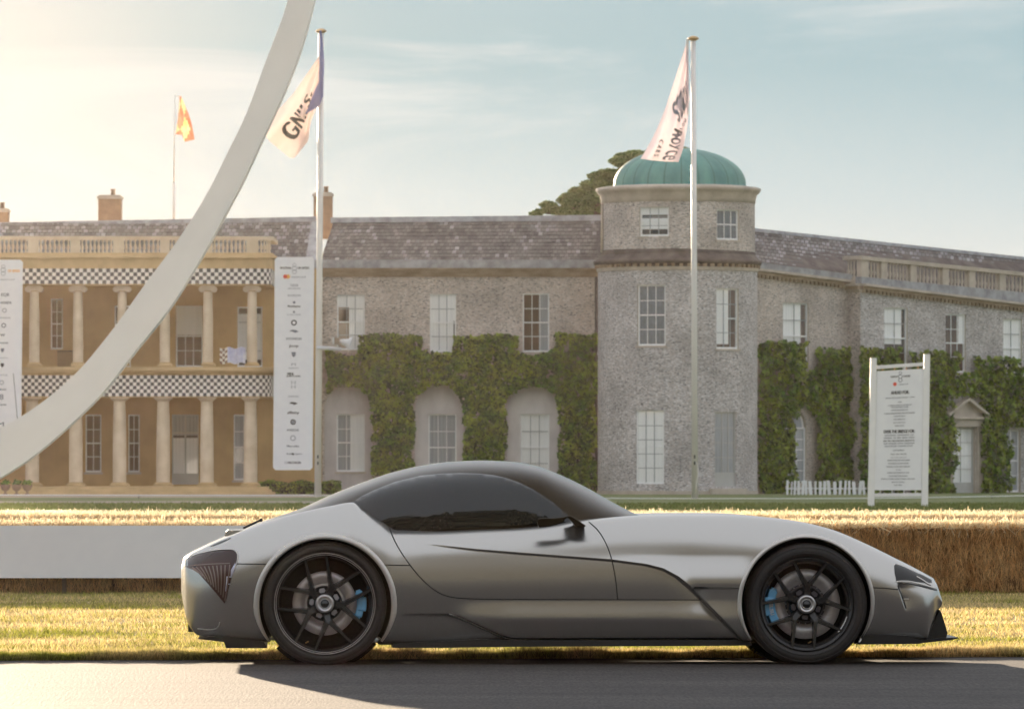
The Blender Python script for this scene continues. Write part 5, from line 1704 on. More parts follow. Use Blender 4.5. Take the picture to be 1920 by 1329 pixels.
def urns():
    for k, (px, lab) in enumerate(((10, 'dark stone urn nearest the left picture edge before the portico'), (31, 'middle one of three dark stone urns before the portico'), (51, 'rightmost of three dark stone urns before the portico'))):
        Y = 262.0; X, _, _ = at(px, 0, Y)
        root = empty('urn', T(X, Y, 0), lab, 'urn', 'stone urns before the portico')
        m = MB(); m.lathe([(.10, 0), (.10, .05), (.04, .10), (.05, .16), (.14, .22), (.19, .34), (.20, .42), (.17, .42), (.15, .36), (0, .34)], (X, Y, 0), 16); m.build('bowl', M['brick'], root, smooth=True)
        v = []
        n = 220; c = np.array([X, Y, .46]) + rng.normal(size=(n, 3)) * np.array([.07, .07, .05]); d_ = rng.normal(size=(n, 3)); d_ /= np.linalg.norm(d_, axis=1)[:, None]
        me = np_mesh('plant_leaves', straw_fibres(n, c, d_, np.full(n, .09), np.full(n, .05)) - np.array([X, Y, 0]), 4, M['ivy'])
        o = reg(bpy.data.objects.new('plant_leaves', me), root, WM[root.name]); o['kind'] = 'stuff'


urns()


def shade_bed():  # leaves added to stand in for the shaded strip below the board
    X0, _, ZT = at(487, 893, 274.2); X1 = at(640, 0, 274.2)[0]
    n = 5000
    P = np.stack([rng.uniform(X0, X1, n), rng.uniform(272.0, 274.2, n), rng.uniform(0, .50, n) * 1.0], 1)
    P[:, 2] += .05 * np.sin(P[:, 0] * 5)
    root = empty('shade_bed', T((X0 + X1) / 2, 273.4, 0), 'low dark leaf bed standing in for shade at the foot of the wall under the sponsor board', 'shade_bed')
    d_ = rng.normal(size=(n, 3))
    me = np_mesh('leaves', straw_fibres(n, P, d_, rng.uniform(.06, .12, n), rng.uniform(.04, .07, n)) - np.array(WM[root.name].translation), 4, M['ivy'])
    o = reg(bpy.data.objects.new('leaves', me), root, WM[root.name]); o['kind'] = 'stuff'
    m = MB(); m.box(X0 + .1, X1 - .1, 272.3, 274.0, 0, .42); m.build('branches', M['ivy_dark'], root)


shade_bed()


# ------------------------------------------------------------------ cedar behind the tower
def cedar():
    Y = 330.0
    bx, _, _ = at(1215, 0, Y)
    root = empty('cedar_tree', T(bx, Y, 0), 'spreading dark cedar rising behind the domed tower', 'tree')
    t = MB(); top = at(1230, 270, Y)
    t.tube([(bx, Y, 0), (bx + .1, Y, 6), (top[0] - .2, Y, top[2])], .55, 12, .15); t.build('trunk', M['bark'], root, smooth=True)
    lb = MB(); pads = []
    spec = [(1035, 386, 20), (1070, 374, 26), (1095, 362, 28), (1112, 345, 28), (1128, 328, 26), (1110, 382, 30), (1010, 397, 14), (1040, 390, 24), (1075, 384, 26), (1105, 371, 28), (1090, 398, 24), (1125, 352, 26), (1145, 330, 26), (1160, 305, 26), (1175, 298, 22), (1195, 293, 24),
            (1140, 372, 34), (1125, 392, 26), (1175, 325, 36), (1165, 350, 38), (1215, 300, 40), (1260, 292, 40), (1205, 350, 60), (1260, 340, 60), (1060, 400, 22), (1310, 310, 40), (1350, 340, 36), (1155, 392, 30)]
    for px, py, r in spec:
        for _ in range(3):
            qx, qy = px + random.uniform(-.5, .5) * r, py + random.uniform(-.25, .3) * r
            X, _, Z = at(qx, qy, Y); pads.append((X, Y + random.uniform(-1.6, 1.6), Z, r / F * Y * random.uniform(.6, .95)))
        X, _, Z = at(px, py, Y)
        lb.tube([(bx + .3, Y, min(Z - .2, top[2] - .6)), ((X + bx) / 2, Y + random.uniform(-.4, .4), Z - .25), (X, Y, Z - .05)], .10, 6, .03)
    lb.build('limbs', M['bark'], root)
    V = []
    for X, y, Z, r in pads:
        n = int(1000 * max(r / .6, .5))
        c = rng.normal(size=(n, 3)); c /= np.linalg.norm(c, axis=1)[:, None]; c *= rng.random((n, 1)) ** .45
        c = c * np.array([r, r * .9, r * .42]) + np.array([X, y, Z])
        d_ = rng.normal(size=(n, 3)) * np.array([1, 1, .5])
        V.append(straw_fibres(n, c, d_, rng.uniform(.08, .20, n), rng.uniform(.03, .07, n)))
    v = np.concatenate(V) - np.array([bx, Y, 0])
    me = np_mesh('crown', v, 4, M['cedar'])
    o = reg(bpy.data.objects.new('crown', me), root, WM[root.name]); o['kind'] = 'stuff'


cedar()


# ------------------------------------------------------------------ treeline across the road, behind the viewer (seen mirrored in the car)
def treeline():
    V = []
    r = np.random.default_rng(11)
    x = -75.0
    while x < 75:
        h = r.uniform(14, 19) + 6.0 * math.exp(-((x - 6) / 9) ** 2); w = r.uniform(3.0, 5); y = r.uniform(-16, -8)
        n = 1500
        c = r.normal(size=(n, 3)); c /= np.linalg.norm(c, axis=1)[:, None]; c *= r.random((n, 1)) ** .35
        lump = 1 + .22 * np.sin(c[:, 0:1] * 5 + x) * np.sin(c[:, 2:3] * 6 + 2 * x)
        c = c * lump * np.array([w, w, h * .52]) + np.array([x, y, h * .5])
        c[:, 2] = np.abs(c[:, 2])
        V.append(straw_fibres(n, c, r.normal(size=(n, 3)), r.uniform(.7, 1.5, n), r.uniform(.5, 1.0, n)))
        x += r.uniform(3.0, 5.5)
    me = np_mesh('far_woodland', np.concatenate(V), 4, M['trees'])
    tag(reg(bpy.data.objects.new('far_woodland', me)), 'dark belt of trees across the road, mirrored in the car glass', 'woodland', kind='stuff')


treeline()

# haze
hz = MB(); hz.box(-1600, 1600, -900, 5300, -1.0, 18.4)
hm = bpy.data.materials.new('haze'); hm.use_nodes = True
for n_ in list(hm.node_tree.nodes):
    if n_.type != 'OUTPUT_MATERIAL': hm.node_tree.nodes.remove(n_)
pv = hm.node_tree.nodes.new('ShaderNodeVolumePrincipled')
pv.inputs['Color'].default_value = (1.0, 0.89, 0.78, 1); pv.inputs['Density'].default_value = 0.000019; pv.inputs['Anisotropy'].default_value = 0.9
hm.node_tree.links.new(pv.outputs[0], hm.node_tree.nodes['Material Output'].inputs['Volume'])
ho = hz.build('haze', hm); ho['kind'] = 'stuff'


# ------------------------------------------------------------------ the car
YAW = R(2.0)
CM = T((1061 - CX) / 317.0, 40.0 + .95, 0.0, YAW)
CI = CM.inverted()
camL = CI @ Vector((0, 0, HC))


def ray(px, py):
    return (CI.to_3x3() @ Vector(((px - CX) / F, 1, (HY - py) / F)))


def cuz(px, py, v):
    """pixel -> (u, z) on the car's local plane y = v"""
    d = ray(px, py); t = (v - camL.y) / d.y
    p = camL + d * t
    return p.x, p.z


car = empty('sports_car', CM, 'low silver grey sports coupe with a dark glass roof parked side-on on the road', 'car')
carp = WM[car.name]


def car_build(mb, name, mats, smooth=False, parent=None):
    return mb.build(name, mats, parent or car, M=carp, smooth=smooth, local=True)


# arch centres
RWC = cuz(610, 1134, -.95); FWC = cuz(1511.5, 1131, -.95)
ARR, ARF = 125.0 / 317, 123.5 / 317


def tab(rows, v, u_lo, u_hi, mode='z'):
    """rows of (px, py) -> function z(u), ends pinned to the body ends"""
    us, zs = [], []
    for px, py in rows:
        u, z = cuz(px, py, v); us.append(u); zs.append(z)
    us[0], us[-1] = u_lo, u_hi
    return pchip(us, zs)


U0 = cuz(340.5, 1080, -.30)[0]; U1 = cuz(1765.5, 1130, -.66)[0]
ZB = tab([(341, 1112), (344, 1145), (350, 1168), (371, 1192), (400, 1197), (440, 1200), (520, 1204), (800, 1209), (1390, 1204), (1500, 1200), (1620, 1197), (1700, 1200), (1740, 1200), (1752, 1172), (1760, 1152), (1765, 1138)], -.86, U0, U1)
ZS = tab([(341, 1062), (344, 1048), (352, 1041), (372, 1031), (400, 1018), (440, 1001), (500, 978), (560, 961), (620, 948), (660, 941.5), (682, 956), (715, 977), (745, 992), (800, 991), (900, 986), (1010, 981), (1110, 973),
          (1195, 967), (1280, 965), (1360, 965), (1430, 969), (1500, 978), (1560, 993), (1620, 1018), (1680, 1047), (1720, 1067), (1745, 1081), (1757, 1091), (1762, 1104), (1765, 1122)], -.72, U0, U1)
ZC = tab([(341, 1058), (345, 1046), (352, 1041), (372, 1031), (400, 1019), (440, 1003), (500, 990), (620, 985), (900, 985), (1100, 980), (1195, 968), (1280, 968), (1430, 978), (1560, 1001), (1680, 1050), (1720, 1069), (1745, 1083), (1757, 1092), (1762, 1104), (1765, 1122)], 0.0, U0, U1)
_w = [(341, .46), (343, .56), (347, .64), (354, .70), (372, .775), (400, .85), (440, .905), (500, .945), (609, .965), (700, .955), (800, .925), (950, .905), (1150, .91), (1300, .94), (1400, .96), (1513, .97), (1600, .955),
      (1650, .925), (1700, .885), (1725, .860), (1742, .835), (1754, .80), (1761, .765), (1765, .70)]
_us = [cuz(p, 1000, -.9)[0] for p, _ in _w]; _us[0], _us[-1] = U0, U1
WF = pchip(_us, [w for _, w in _w])
PXU = (cuz(1500, 1100, -.93)[0] - cuz(500, 1100, -.93)[0]) / 1000.0
PX0 = cuz(500, 1100, -.93)[0]
PZ = cuz(900, 1100, -.93)[1]; PZU = (cuz(900, 1000, -.93)[1] - PZ) / 100.0
to_px = lambda u: 500 + (u - PX0) / PXU
to_py = lambda z: 1100 - (z - PZ) / PZU
sm = lambda x: np.clip(x, 0, 1) ** 2 * (3 - 2 * np.clip(x, 0, 1))
L1x = [745, 800, 895, 990, 1069, 1148, 1211, 1242, 1268, 1293, 1385, 1400]
L1y = [990, 1019, 1030, 1038, 1044, 1050, 1058, 1066, 1080, 1101, 1194, 1215]


def displace(P):
    """sculpting of the flanks; P (...,3) near side with negative v"""
    px, py = to_px(P[..., 0]), to_py(P[..., 2])
    side = sm((-P[..., 1] - .55) / .15)
    yl = np.interp(px, L1x, L1y)
    dep = np.interp(px, [745, 820, 950, 1100, 1250, 1300, 1345, 1388, 1400], [0, .003, .006, .010, .018, .030, .042, .030, 0])
    below = py - yl
    fall = np.exp(-np.maximum(below, 0) / np.interp(px, [745, 1250, 1300, 1400], [95, 85, 75, 60]))
    rec = dep * sm(below / np.interp(px, [745, 1000, 1300], [6.5, 3.2, 2.2]) + .2) * fall * (px < 1400) * (px > 745) - dep * .55 * np.exp(-np.maximum(-below, 0) / 16) * (px > 745) * (px < 1400) * sm((1310 - px) / 50) * (1 - sm(below / 2.2 + .2))
    # rear blade of the skirt
    ys = np.interp(px, [838, 860, 905, 935, 960, 1388], [1150, 1156, 1176, 1189, 1197.5, 1197.5])
    above = ys - py
    out = np.interp(px, [838, 880, 960, 1300, 1390], [0, .014, .024, .021, .008]) * sm(above / 3.0 + .2) * (sm((py - 1122) / 44) - .35 * sm((py - 1150) / 50)) * (px > 838) * (px < 1390)
    under = -.050 * sm(-above / 4) * np.interp(px, [750, 838, 900, 1390], [.0, .4, 1, 1]) * (px > 750) * (px < 1392) * sm((py - 1120) / 40)
    # nose: shallow duct below the lamp
    xe = 1683 + (py - 1089) * .30
    duct = -.020 * sm((px - xe) / 3 + .3) * np.exp(-np.maximum(px - xe, 0) / 20) * sm((py - 1090) / 14) * sm((1150 - py) / 30) * (px > 1675)
    hl = 0
    # haunch fullness over the wheels
    bul = .018 * np.exp(-(((px - 612) / 130) ** 2 + ((py - 1000) / 46) ** 2)) + .012 * np.exp(-(((px - 1512) / 150) ** 2 + ((py - 995) / 40) ** 2))
    ylx = np.where(px < 1300, yl, 1101.0)
    fl = .038 * sm((py - 1038) / 58) * sm((px - 1120) / 90) * sm((1440 - px) / 60) * (1 - sm((py - ylx) / 2.2)) * (px < 1440)
    lowf = .038 * sm((px - 1300) / 30) * sm((1440 - px) / 60) * sm((py - 1101) / 2.0) * (1 + .45 * sm((py - 1101) / 95)) * (1 - sm((py - yl) / 2.2)) * (px < 1440)
    fl = fl + lowf
    d = (fl - rec + out + under + duct + hl + bul) * side
    Q = P.copy(); Q[..., 1] -= d
    return Q


def body_shell():
    n = 820
    t = np.linspace(0, 1, n)
    # denser stations towards nose and tail
    w = t - .055 * np.sin(2 * np.pi * t) * 1.0
    u = U0 + (U1 - U0) * w
    zb, zs, zc, W = ZB(u), ZS(u), ZC(u), WF(u)
    h = zs - zb
    ctr = []
    tl = sm((u - U0) / .55) * sm((U1 - u) / .55)         # 0 at the ends, 1 along the flanks
    def row(wf, zf): ctr.append(np.stack([u, -W * wf, zb + h * zf], 1))
    ctr.append(np.stack([u, -W * 0.0, zb], 1)); row(.45, 0.0); row(.84, 0.0)
    row(.932, .03); row(.962, .13)
    row(.987, .34); row(1.0, .56)
    px = to_px(u)
    # shoulders: squarer along the doors, rounder on the wheel haunches
    hk = np.exp(-((px - 560) / 150) ** 2) + .8 * np.exp(-((px - 1520) / 170) ** 2)
    row(.990 - .003 * hk, .72)
    row(.968 - .030 * hk, .85)
    row(.900 - .050 * hk, .955)
    c7 = np.stack([u, -W * (.80 - .04 * hk), zs], 1); ctr.append(c7)
    ztm = zs * .45 + zc * .55 - .004
    ctr.append(np.stack([u, -W * .52, zs * .40 + zc * .60 - .004], 1))
    ctr.append(np.stack([u, -W * .25, zc - .001], 1)); ctr.append(np.stack([u, -W * 0, zc], 1))
    C = np.array(ctr)                                  # (K, n, 3)
    m = 290
    S = spline_cols(C, m, dense=True)                  # (m, n, 3)
    S[0, :, 1] = 0; S[-1, :, 1] = 0
    S[..., 1] = np.minimum(S[..., 1], 0)
    S = displace(S)
    S[0, :, 1] = 0; S[-1, :, 1] = 0
    # wheel arches: drop what lies inside, pull the rim onto the circle
    inside = np.zeros(S.shape[:2], bool)
    for (cu, cz), r in ((RWC, ARR), (FWC, ARF)):
        du, dz = S[..., 0] - cu, S[..., 2] - cz
        rr = np.hypot(du, dz)
        inside |= (rr < r - 1e-5) & (S[..., 1] < -.42) & (S[..., 2] < cz + r)
    fm = inside[:-1, :-1] | inside[1:, :-1] | inside[:-1, 1:] | inside[1:, 1:]
    allin = inside[:-1, :-1] & inside[1:, :-1] & inside[:-1, 1:] & inside[1:, 1:]
    cnt = inside[:-1, :-1].astype(int) + inside[1:, :-1] + inside[:-1, 1:] + inside[1:, 1:]
    keep = cnt < 2
    # snap inside verts that still belong to kept faces, and outside verts that border removed faces
    use = np.zeros(S.shape[:2], bool); rem = np.zeros(S.shape[:2], bool)
    for a, b_ in ((0, 0), (1, 0), (0, 1), (1, 1)):
        use[a:S.shape[0] - 1 + a, b_:S.shape[1] - 1 + b_] |= keep
        rem[a:S.shape[0] - 1 + a, b_:S.shape[1] - 1 + b_] |= ~keep
    edge = use & rem & (S[..., 1] < -.40)
    for (cu, cz), r in ((RWC, ARR), (FWC, ARF)):
        du, dz = S[..., 0] - cu, S[..., 2] - cz
        rr = np.hypot(du, dz)
        k = edge & (rr < r + .08)
        S[..., 0] = np.where(k, cu + du * r / np.maximum(rr, 1e-6), S[..., 0]); S[..., 2] = np.where(k, cz + dz * r / np.maximum(rr, 1e-6), S[..., 2])
    V = S.reshape(-1, 3)
    idx = np.arange(V.shape[0]).reshape(S.shape[:2])
    jj, ii = np.nonzero(keep)
    q = np.stack([idx[jj, ii], idx[jj, ii + 1], idx[jj + 1, ii + 1], idx[jj + 1, ii]], 1)
    V2 = V * np.array([1, -1, 1])
    allv = np.concatenate([V, V2]); allq = np.concatenate([q, q[:, ::-1] + len(V)])
    me = bpy.data.meshes.new('body')
    me.from_pydata(allv.tolist(), [], allq.tolist())
    me.materials.append(M['paint'])
    bm = bmesh.new(); bm.from_mesh(me)
    # end caps
    bmesh.ops.remove_doubles(bm, verts=[v for v in bm.verts if abs(v.co.y) < 1e-4 or v.co.x < U0 + .002 or v.co.x > U1 - .002], dist=.0006)
    for x in (U0, U1):
        ed = [e for e in bm.edges if e.is_boundary and all(abs(v.co.x - x) < .0015 for v in e.verts)]
        if ed: bmesh.ops.contextual_create(bm, geom=ed)
    bmesh.ops.delete(bm, geom=[v for v in bm.verts if not v.link_faces], context='VERTS')
    bmesh.ops.recalc_face_normals(bm, faces=bm.faces)
    bm.to_mesh(me); bm.free()
    me.polygons.foreach_set('use_smooth', [True] * len(me.polygons))
    reg(bpy.data.objects.new('body', me), car, carp)
    bvh = BVHTree.FromPolygons([tuple(v) for v in V.tolist()], [tuple(x) for x in q.tolist()])
    return bvh


BODY = body_shell()


def canopy():
    ua = cuz(432, 1000, 0)[0]; ub = cuz(1204, 968, 0)[0]
    n = 260
    u = ua + (ub - ua) * np.linspace(0, 1, n)
    top = tab([(430, 1003), (446, 997), (480, 983.5), (520, 968), (560, 954.5), (620, 927.5), (680, 904), (740, 884), (800, 871), (850, 865), (900, 863), (950, 864.5), (1000, 872), (1050, 890), (1100, 914), (1150, 942), (1185, 960), (1205, 968)], 0.0, ua, ub)(u)
    base = tab([(430, 1010), (480, 1000), (560, 1002), (660, 1002), (745, 1012), (900, 1010), (1100, 1000), (1160, 985), (1195, 976), (1205, 974)], -.6, ua, ub)(u)
    base = np.minimum(base, top - .004)
    pw = [(430, .22), (450, .36), (500, .52), (560, .635), (620, .70), (680, .745), (745, .775), (850, .80), (950, .80), (1020, .785), (1080, .745), (1120, .685), (1155, .58), (1180, .44), (1195, .28), (1205, .06)]
    uu = [cuz(p, 1000, -w)[0] for p, w in pw]; uu[0], uu[-1] = ua, ub
    W = pchip(uu, [w for _, w in pw])(u)
    h = top - base
    k = sm((to_px(u) - 560) / 160) * sm((1150 - to_px(u)) / 140)
    C = []
    for a, z in ((1.0, 0), (.995, .18), (.976, .42), (.915, .64), (.79, .815), (.60, .925), (.38, .978), (.18, .997), (0, 1.0)):
        a2 = a * k + (1 - k) * math.sqrt(max(1 - z ** 1.9, 0)) if z < 1 else 0
        C.append(np.stack([u, -W * a2, base + h * z], 1))
    S = spline_cols(np.array(C), 70)
    S[-1, :, 1] = 0; S[..., 1] = np.minimum(S[..., 1], 0)
    V = S.reshape(-1, 3); idx = np.arange(len(V)).reshape(S.shape[:2])
    q = np.stack([idx[:-1, :-1], idx[:-1, 1:], idx[1:, 1:], idx[1:, :-1]], -1).reshape(-1, 4)
    me = bpy.data.meshes.new('roof')
    me.from_pydata(np.concatenate([V, V * [1, -1, 1]]).tolist(), [], np.concatenate([q, q[:, ::-1] + len(V)]).tolist())
    me.materials.append(M['canopy'])
    bm = bmesh.new(); bm.from_mesh(me)
    bmesh.ops.remove_doubles(bm, verts=[v for v in bm.verts if abs(v.co.y) < 1e-4], dist=.0005)
    bmesh.ops.recalc_face_normals(bm, faces=bm.faces); bm.to_mesh(me); bm.free()
    me.polygons.foreach_set('use_smooth', [True] * len(me.polygons))
    reg(bpy.data.objects.new('roof', me), car, carp)
    return BVHTree.FromPolygons([tuple(v) for v in V.tolist()], [tuple(x) for x in q.tolist()])


ROOF = canopy()


def hit(bvhs, px, py):
    d = ray(px, py).normalized(); best = None
    for b_ in bvhs:
        p, nn, i, t = b_.ray_cast(camL, d)
        if p is not None and (best is None or t < best[1]): best = (p, t)
    return (best[0], d) if best else (None, d)


def patch(name, poly, mt, bvhs, off=.003, step=6.0, smooth=True, both=True, parent=None, thick=.004, depth=0.0):
    """a panel cut to an outline and laid on the body surface"""
    pts = []
    n = len(poly)
    for i in range(n):
        a, b_ = poly[i], poly[(i + 1) % n]
        L_ = math.hypot(b_[0] - a[0], b_[1] - a[1]); k = max(1, int(L_ / step))
        for j in range(k): pts.append((a[0] + (b_[0] - a[0]) * j / k, a[1] + (b_[1] - a[1]) * j / k))
    nb = len(pts)
    xs = [p[0] for p in pts]; ys = [p[1] for p in pts]
    def isin(x, y):
        c = False; j = nb - 1
        for i in range(nb):
            if (pts[i][1] > y) != (pts[j][1] > y) and x < (pts[j][0] - pts[i][0]) * (y - pts[i][1]) / (pts[j][1] - pts[i][1]) + pts[i][0]: c = not c
            j = i
        return c
    inner = []
    x = min(xs) + step / 2
    while x < max(xs):
        y = min(ys) + step / 2
        while y < max(ys):
            if isin(x, y) and min((x - p[0]) ** 2 + (y - p[1]) ** 2 for p in pts) > (step * .45) ** 2: inner.append((x, y))
            y += step
        x += step
    V2, E, FF, *_ = mgeo.delaunay_2d_cdt([Vector(p) for p in pts + inner], [(i, (i + 1) % nb) for i in range(nb)], [], 1, 1e-5)
    loc = []
    for v in V2:
        p, d = hit(bvhs, v.x, v.y)
        loc.append(None if p is None else p - d * off)
    outs = []
    for sgn in ((1, -1) if both else (1,)):
        m = MB(); mp = {}
        for i, p in enumerate(loc):
            if p is not None: mp[i] = len(m.v); m.v.append((p.x, p.y * sgn, p.z))
        for f in FF:
            if all(i in mp for i in f):
                g_ = tuple(mp[i] for i in f); m.f.append(g_ if sgn > 0 else g_[::-1]); m.uv.append([(0, 0)] * len(f)); m.m.append(0)
        # rim turned inward so the panel has an edge
        ec = {}
        for f in m.f:
            for a, b_ in zip(f, f[1:] + f[:1]): ec[(a, b_)] = 1
        for (a, b_) in list(ec):
            if (b_, a) not in ec:
                va, vb = m.v[a], m.v[b_]; t_ = (off + thick) * sgn
                k = len(m.v); m.v += [(va[0], va[1] + t_, va[2]), (vb[0], vb[1] + t_, vb[2])]
                m.f.append((b_, a, k, k + 1)); m.uv.append([(0, 0)] * 4); m.m.append(0)
        if not m.f: continue
        me = m.mesh(name, mt, None, smooth)
        if smooth:
            bm = bmesh.new(); bm.from_mesh(me); bmesh.ops.recalc_face_normals(bm, faces=bm.faces)
            for e in bm.edges:
                if len(e.link_faces) == 2 and e.calc_face_angle(0) > 1.0: e.smooth = False
            bm.to_mesh(me); bm.free()
        outs.append(reg(bpy.data.objects.new(name, me), parent or car, carp))
    return outs


def strip(path, w):
    """outline of a thin line of width w px"""
    P = np.array(path, float)
    tg = np.gradient(P, axis=0); tg /= np.linalg.norm(tg, axis=1)[:, None]
    nn = np.stack([-tg[:, 1], tg[:, 0]], 1)
    ww = np.asarray(w, float).reshape(-1, 1) if np.ndim(w) else w
    return [tuple(p) for p in (P + nn * ww / 2)] + [tuple(p) for p in (P - nn * ww / 2)[::-1]]


def dens(path, k=6):
    P = np.array(path, float); s = np.concatenate([[0], np.cumsum(np.hypot(*np.diff(P, axis=0).T))]); n = max(2, int(s[-1] / k))
    t = np.linspace(0, s[-1], n)
    return np.stack([pchip(s, P[:, 0])(t), pchip(s, P[:, 1])(t)], 1)


# side windows
wpoly = [(661, 941), (680, 929), (700, 919), (740, 903), (790, 891), (830, 887.5), (863, 886.5), (900, 887.5), (926, 890.5), (950, 896), (974, 904.5), (1000, 917.5), (1022, 931), (1040, 944),
         (1056, 958), (1070, 970), (1078, 977), (1040, 980), (1000, 982.5), (900, 988), (820, 992.5), (745, 995.5), (728, 984), (705, 970), (682, 955)]
patch('side_window', wpoly, M['window'], [ROOF], off=.004, step=7)
# shut lines
BB = [BODY]
for path in ([(443, 1056.5), (506, 1057.5)], [(716, 1058.5), (768, 1059.5)], [(1628, 1101), (1655, 1102), (1684, 1104.5)], [(1302, 1101), (1385, 1101.5)],
             [(729, 986), (736, 1004), (747, 1026), (764, 1052), (788, 1082), (815, 1106), (832, 1115), (850, 1119.5), (880, 1122), (940, 1123), (1100, 1123.5), (1318, 1124)],
             [(1104, 978), (1118, 990), (1132, 1010), (1143, 1035), (1150, 1062), (1155, 1092), (1158, 1123)]):
    patch('gap_and_shade_line', strip(dens(path, 8), 1.7), M['gap'], BB, off=.0025, step=4, both=True, thick=.001)


def wells():
    for (cu, cz), r, nm in ((RWC, ARR, 'rear'), (FWC, ARF, 'front')):
        for sg in (-1, 1):
            m = MB()
            n = 60; a0, a1 = -.55, math.pi + .55
            ring = [(r * 1.002, -.935), (r * .999, -.50), (0.02, -.50)]
            b = 0
            for k, (rr, v) in enumerate(ring):
                for i in range(n + 1):
                    a = a0 + (a1 - a0) * i / n; m.v.append((cu + rr * math.cos(a), v * -sg * -1 * (1 if sg < 0 else 1) if False else v * (1 if sg < 0 else -1), cz + rr * math.sin(a)))
            for k in range(len(ring) - 1):
                for i in range(n):
                    m.f.append((k * (n + 1) + i, k * (n + 1) + i + 1, (k + 1) * (n + 1) + i + 1, (k + 1) * (n + 1) + i)); m.uv.append([(0, 0)] * 4); m.m.append(0)
            car_build(m, 'wheel_well', M['gap'], smooth=False)


wells()


def arch_lips():
    """raised flange round each opening"""
    for (cu, cz), r, a0, a1, wd in ((RWC, ARR, R(-33), R(213), .030), (FWC, ARF, R(-36), R(216), .020)):
        n = 110
        rows = []
        for i in range(n + 1):
            a = a0 + (a1 - a0) * i / n
            pr = []
            taper = min(1, (i + 4) / 16, (n - i + 4) / 16)
            for k, (dr, dv) in enumerate(((-.004, .02), (-.004, -.007), (.004, -.012), (wd * .85 * taper, -.008), (wd * taper, .001))):
                uu, zz = cu + (r + dr) * math.cos(a), cz + (r + dr) * math.sin(a)
                us_, zs_ = cu + (r + max(dr, .006)) * math.cos(a), cz + (r + max(dr, .006)) * math.sin(a)
                p, nn, _, _ = BODY.ray_cast(Vector((us_, -3, max(zs_, .125))), Vector((0, 1, 0)))
                v = p.y if p is not None else (rows[-1][k][1] - dv if rows else -.93)
                pr.append((uu, v + dv, zz))
            rows.append(pr)
        for sg in (1, -1):
            m = MB()
            for pr in rows:
                for p in pr: m.v.append((p[0], p[1] * sg, p[2]))
            K = 5
            for i in range(n):
                for k in range(K - 1):
                    f = (i * K + k, (i + 1) * K + k, (i + 1) * K + k + 1, i * K + k + 1)
                    m.f.append(f if sg > 0 else f[::-1]); m.uv.append([(0, 0)] * 4); m.m.append(0)
            car_build(m, 'arch_flange', M['lip'], smooth=True)


arch_lips()

# lamps
tl = patch('rear_lamp', [(341, 1047.5), (360, 1040.5), (380.6, 1035.5), (400, 1032), (414, 1030.3), (430, 1029.5), (438, 1031), (443, 1035.5), (444.5, 1043), (443, 1054), (438.5, 1066), (434, 1080), (427, 1108), (421, 1131),
                        (404, 1110), (388, 1092), (367, 1068), (344, 1061.5), (341.5, 1056)], M['lamp'], BB, off=.003, step=5)
for k in range(11):
    f_ = k / 10
    xt = 352 + (430 - 352) * f_; yt = 1063 - 5 * f_
    xb = 372 + (422 - 372) * f_ ** .8; yb = 1073 + (1124 - 1073) * f_ ** .9
    if k == 10: xt, yt, xb, yb = 431, 1058, 421.5, 1126
    patch('lamp_fin', strip(dens([(xt, yt), ((xt + xb) / 2 + 1.0, (yt + yb) / 2 - 1), (xb, yb)], 6), 2.4), M['lamp_rib'], BB, off=.009, step=3, thick=.004, parent=tl[0], both=False)
patch('lamp_trim', strip(dens([(343, 1062), (370, 1058.5), (400, 1056.5), (431, 1055.5)], 6), 1.6), M['lamp_rib'], BB, off=.008, step=3, both=True)
patch('lamp_trim', strip(dens([(342, 1048), (380.6, 1034.8), (414, 1029.4), (432, 1028.8), (440, 1031), (445.3, 1038), (445, 1048), (438, 1068)], 5), 1.5), M['lip'], BB, off=.006, step=3, both=True)
patch('lamp_reflector', [(433, 1068), (441.5, 1054), (438.5, 1070), (434, 1080), (432.5, 1080)], M['lamp_white'], BB, off=.006, step=3, both=True)
patch('lamp_reflector', [(424.5, 1080), (434, 1080), (433.6, 1082), (426.5, 1082), (426.5, 1093.5), (431, 1093.5), (430.4, 1095.3), (425, 1095.3), (423.5, 1108), (422.6, 1108)], M['lamp_white'], BB, off=.006, step=2.5, both=True)
patch('fog_lamp', [(426.8, 1083), (433, 1083), (430.8, 1092.5), (426.8, 1092.5)], M['lamp'], BB, off=.005, step=3, both=True)
patch('bumper_crease', strip(dens([(370, 1178), (390, 1180), (404, 1178.5), (410, 1172), (411.5, 1166)], 4), 1.2), M['lip'], BB, off=.004, step=3, both=True)
patch('deck_vent', [(394, 1023.5), (412, 1015), (432, 1007.5), (433, 1008.6), (415, 1017), (397, 1024)], M['satin_black'], BB, off=.004, step=3, both=True)
hl = patch('headlamp', [(1677, 1060), (1678.5, 1057.3), (1681, 1056.8), (1692, 1060.5), (1716, 1071.5), (1735, 1081.5), (1746, 1088), (1748, 1091.5), (1738, 1091.5), (1722, 1090.2), (1704, 1088.6), (1681.5, 1089), (1678, 1073)], M['satin_black'], BB, off=.004, step=4)
patch('light_strip', strip(dens([(1681, 1089.8), (1690, 1088.6), (1702, 1088.8), (1716, 1091.2), (1730, 1094.8), (1745, 1099), (1757, 1102.5)], 5), 2.0), M['lip'], BB, off=.008, step=3)
patch('light_strip', strip(dens([(1683, 1093.6), (1700, 1093.2), (1716, 1095.6), (1732, 1099.4), (1748, 1103.8), (1757, 1106)], 5), 2.4), M['satin_black'], BB, off=.004, step=3)
patch('light_strip', strip(dens([(1719, 1079.8), (1729, 1085.4), (1738.5, 1091.8), (1747, 1096)], 4), [1, 1.4, 2.2, 2.8, 2.4, 2.0, 1.6, 1.3][:max(2, int(44 / 4))] if False else 1.8), M['lip'], BB, off=.010, step=3)
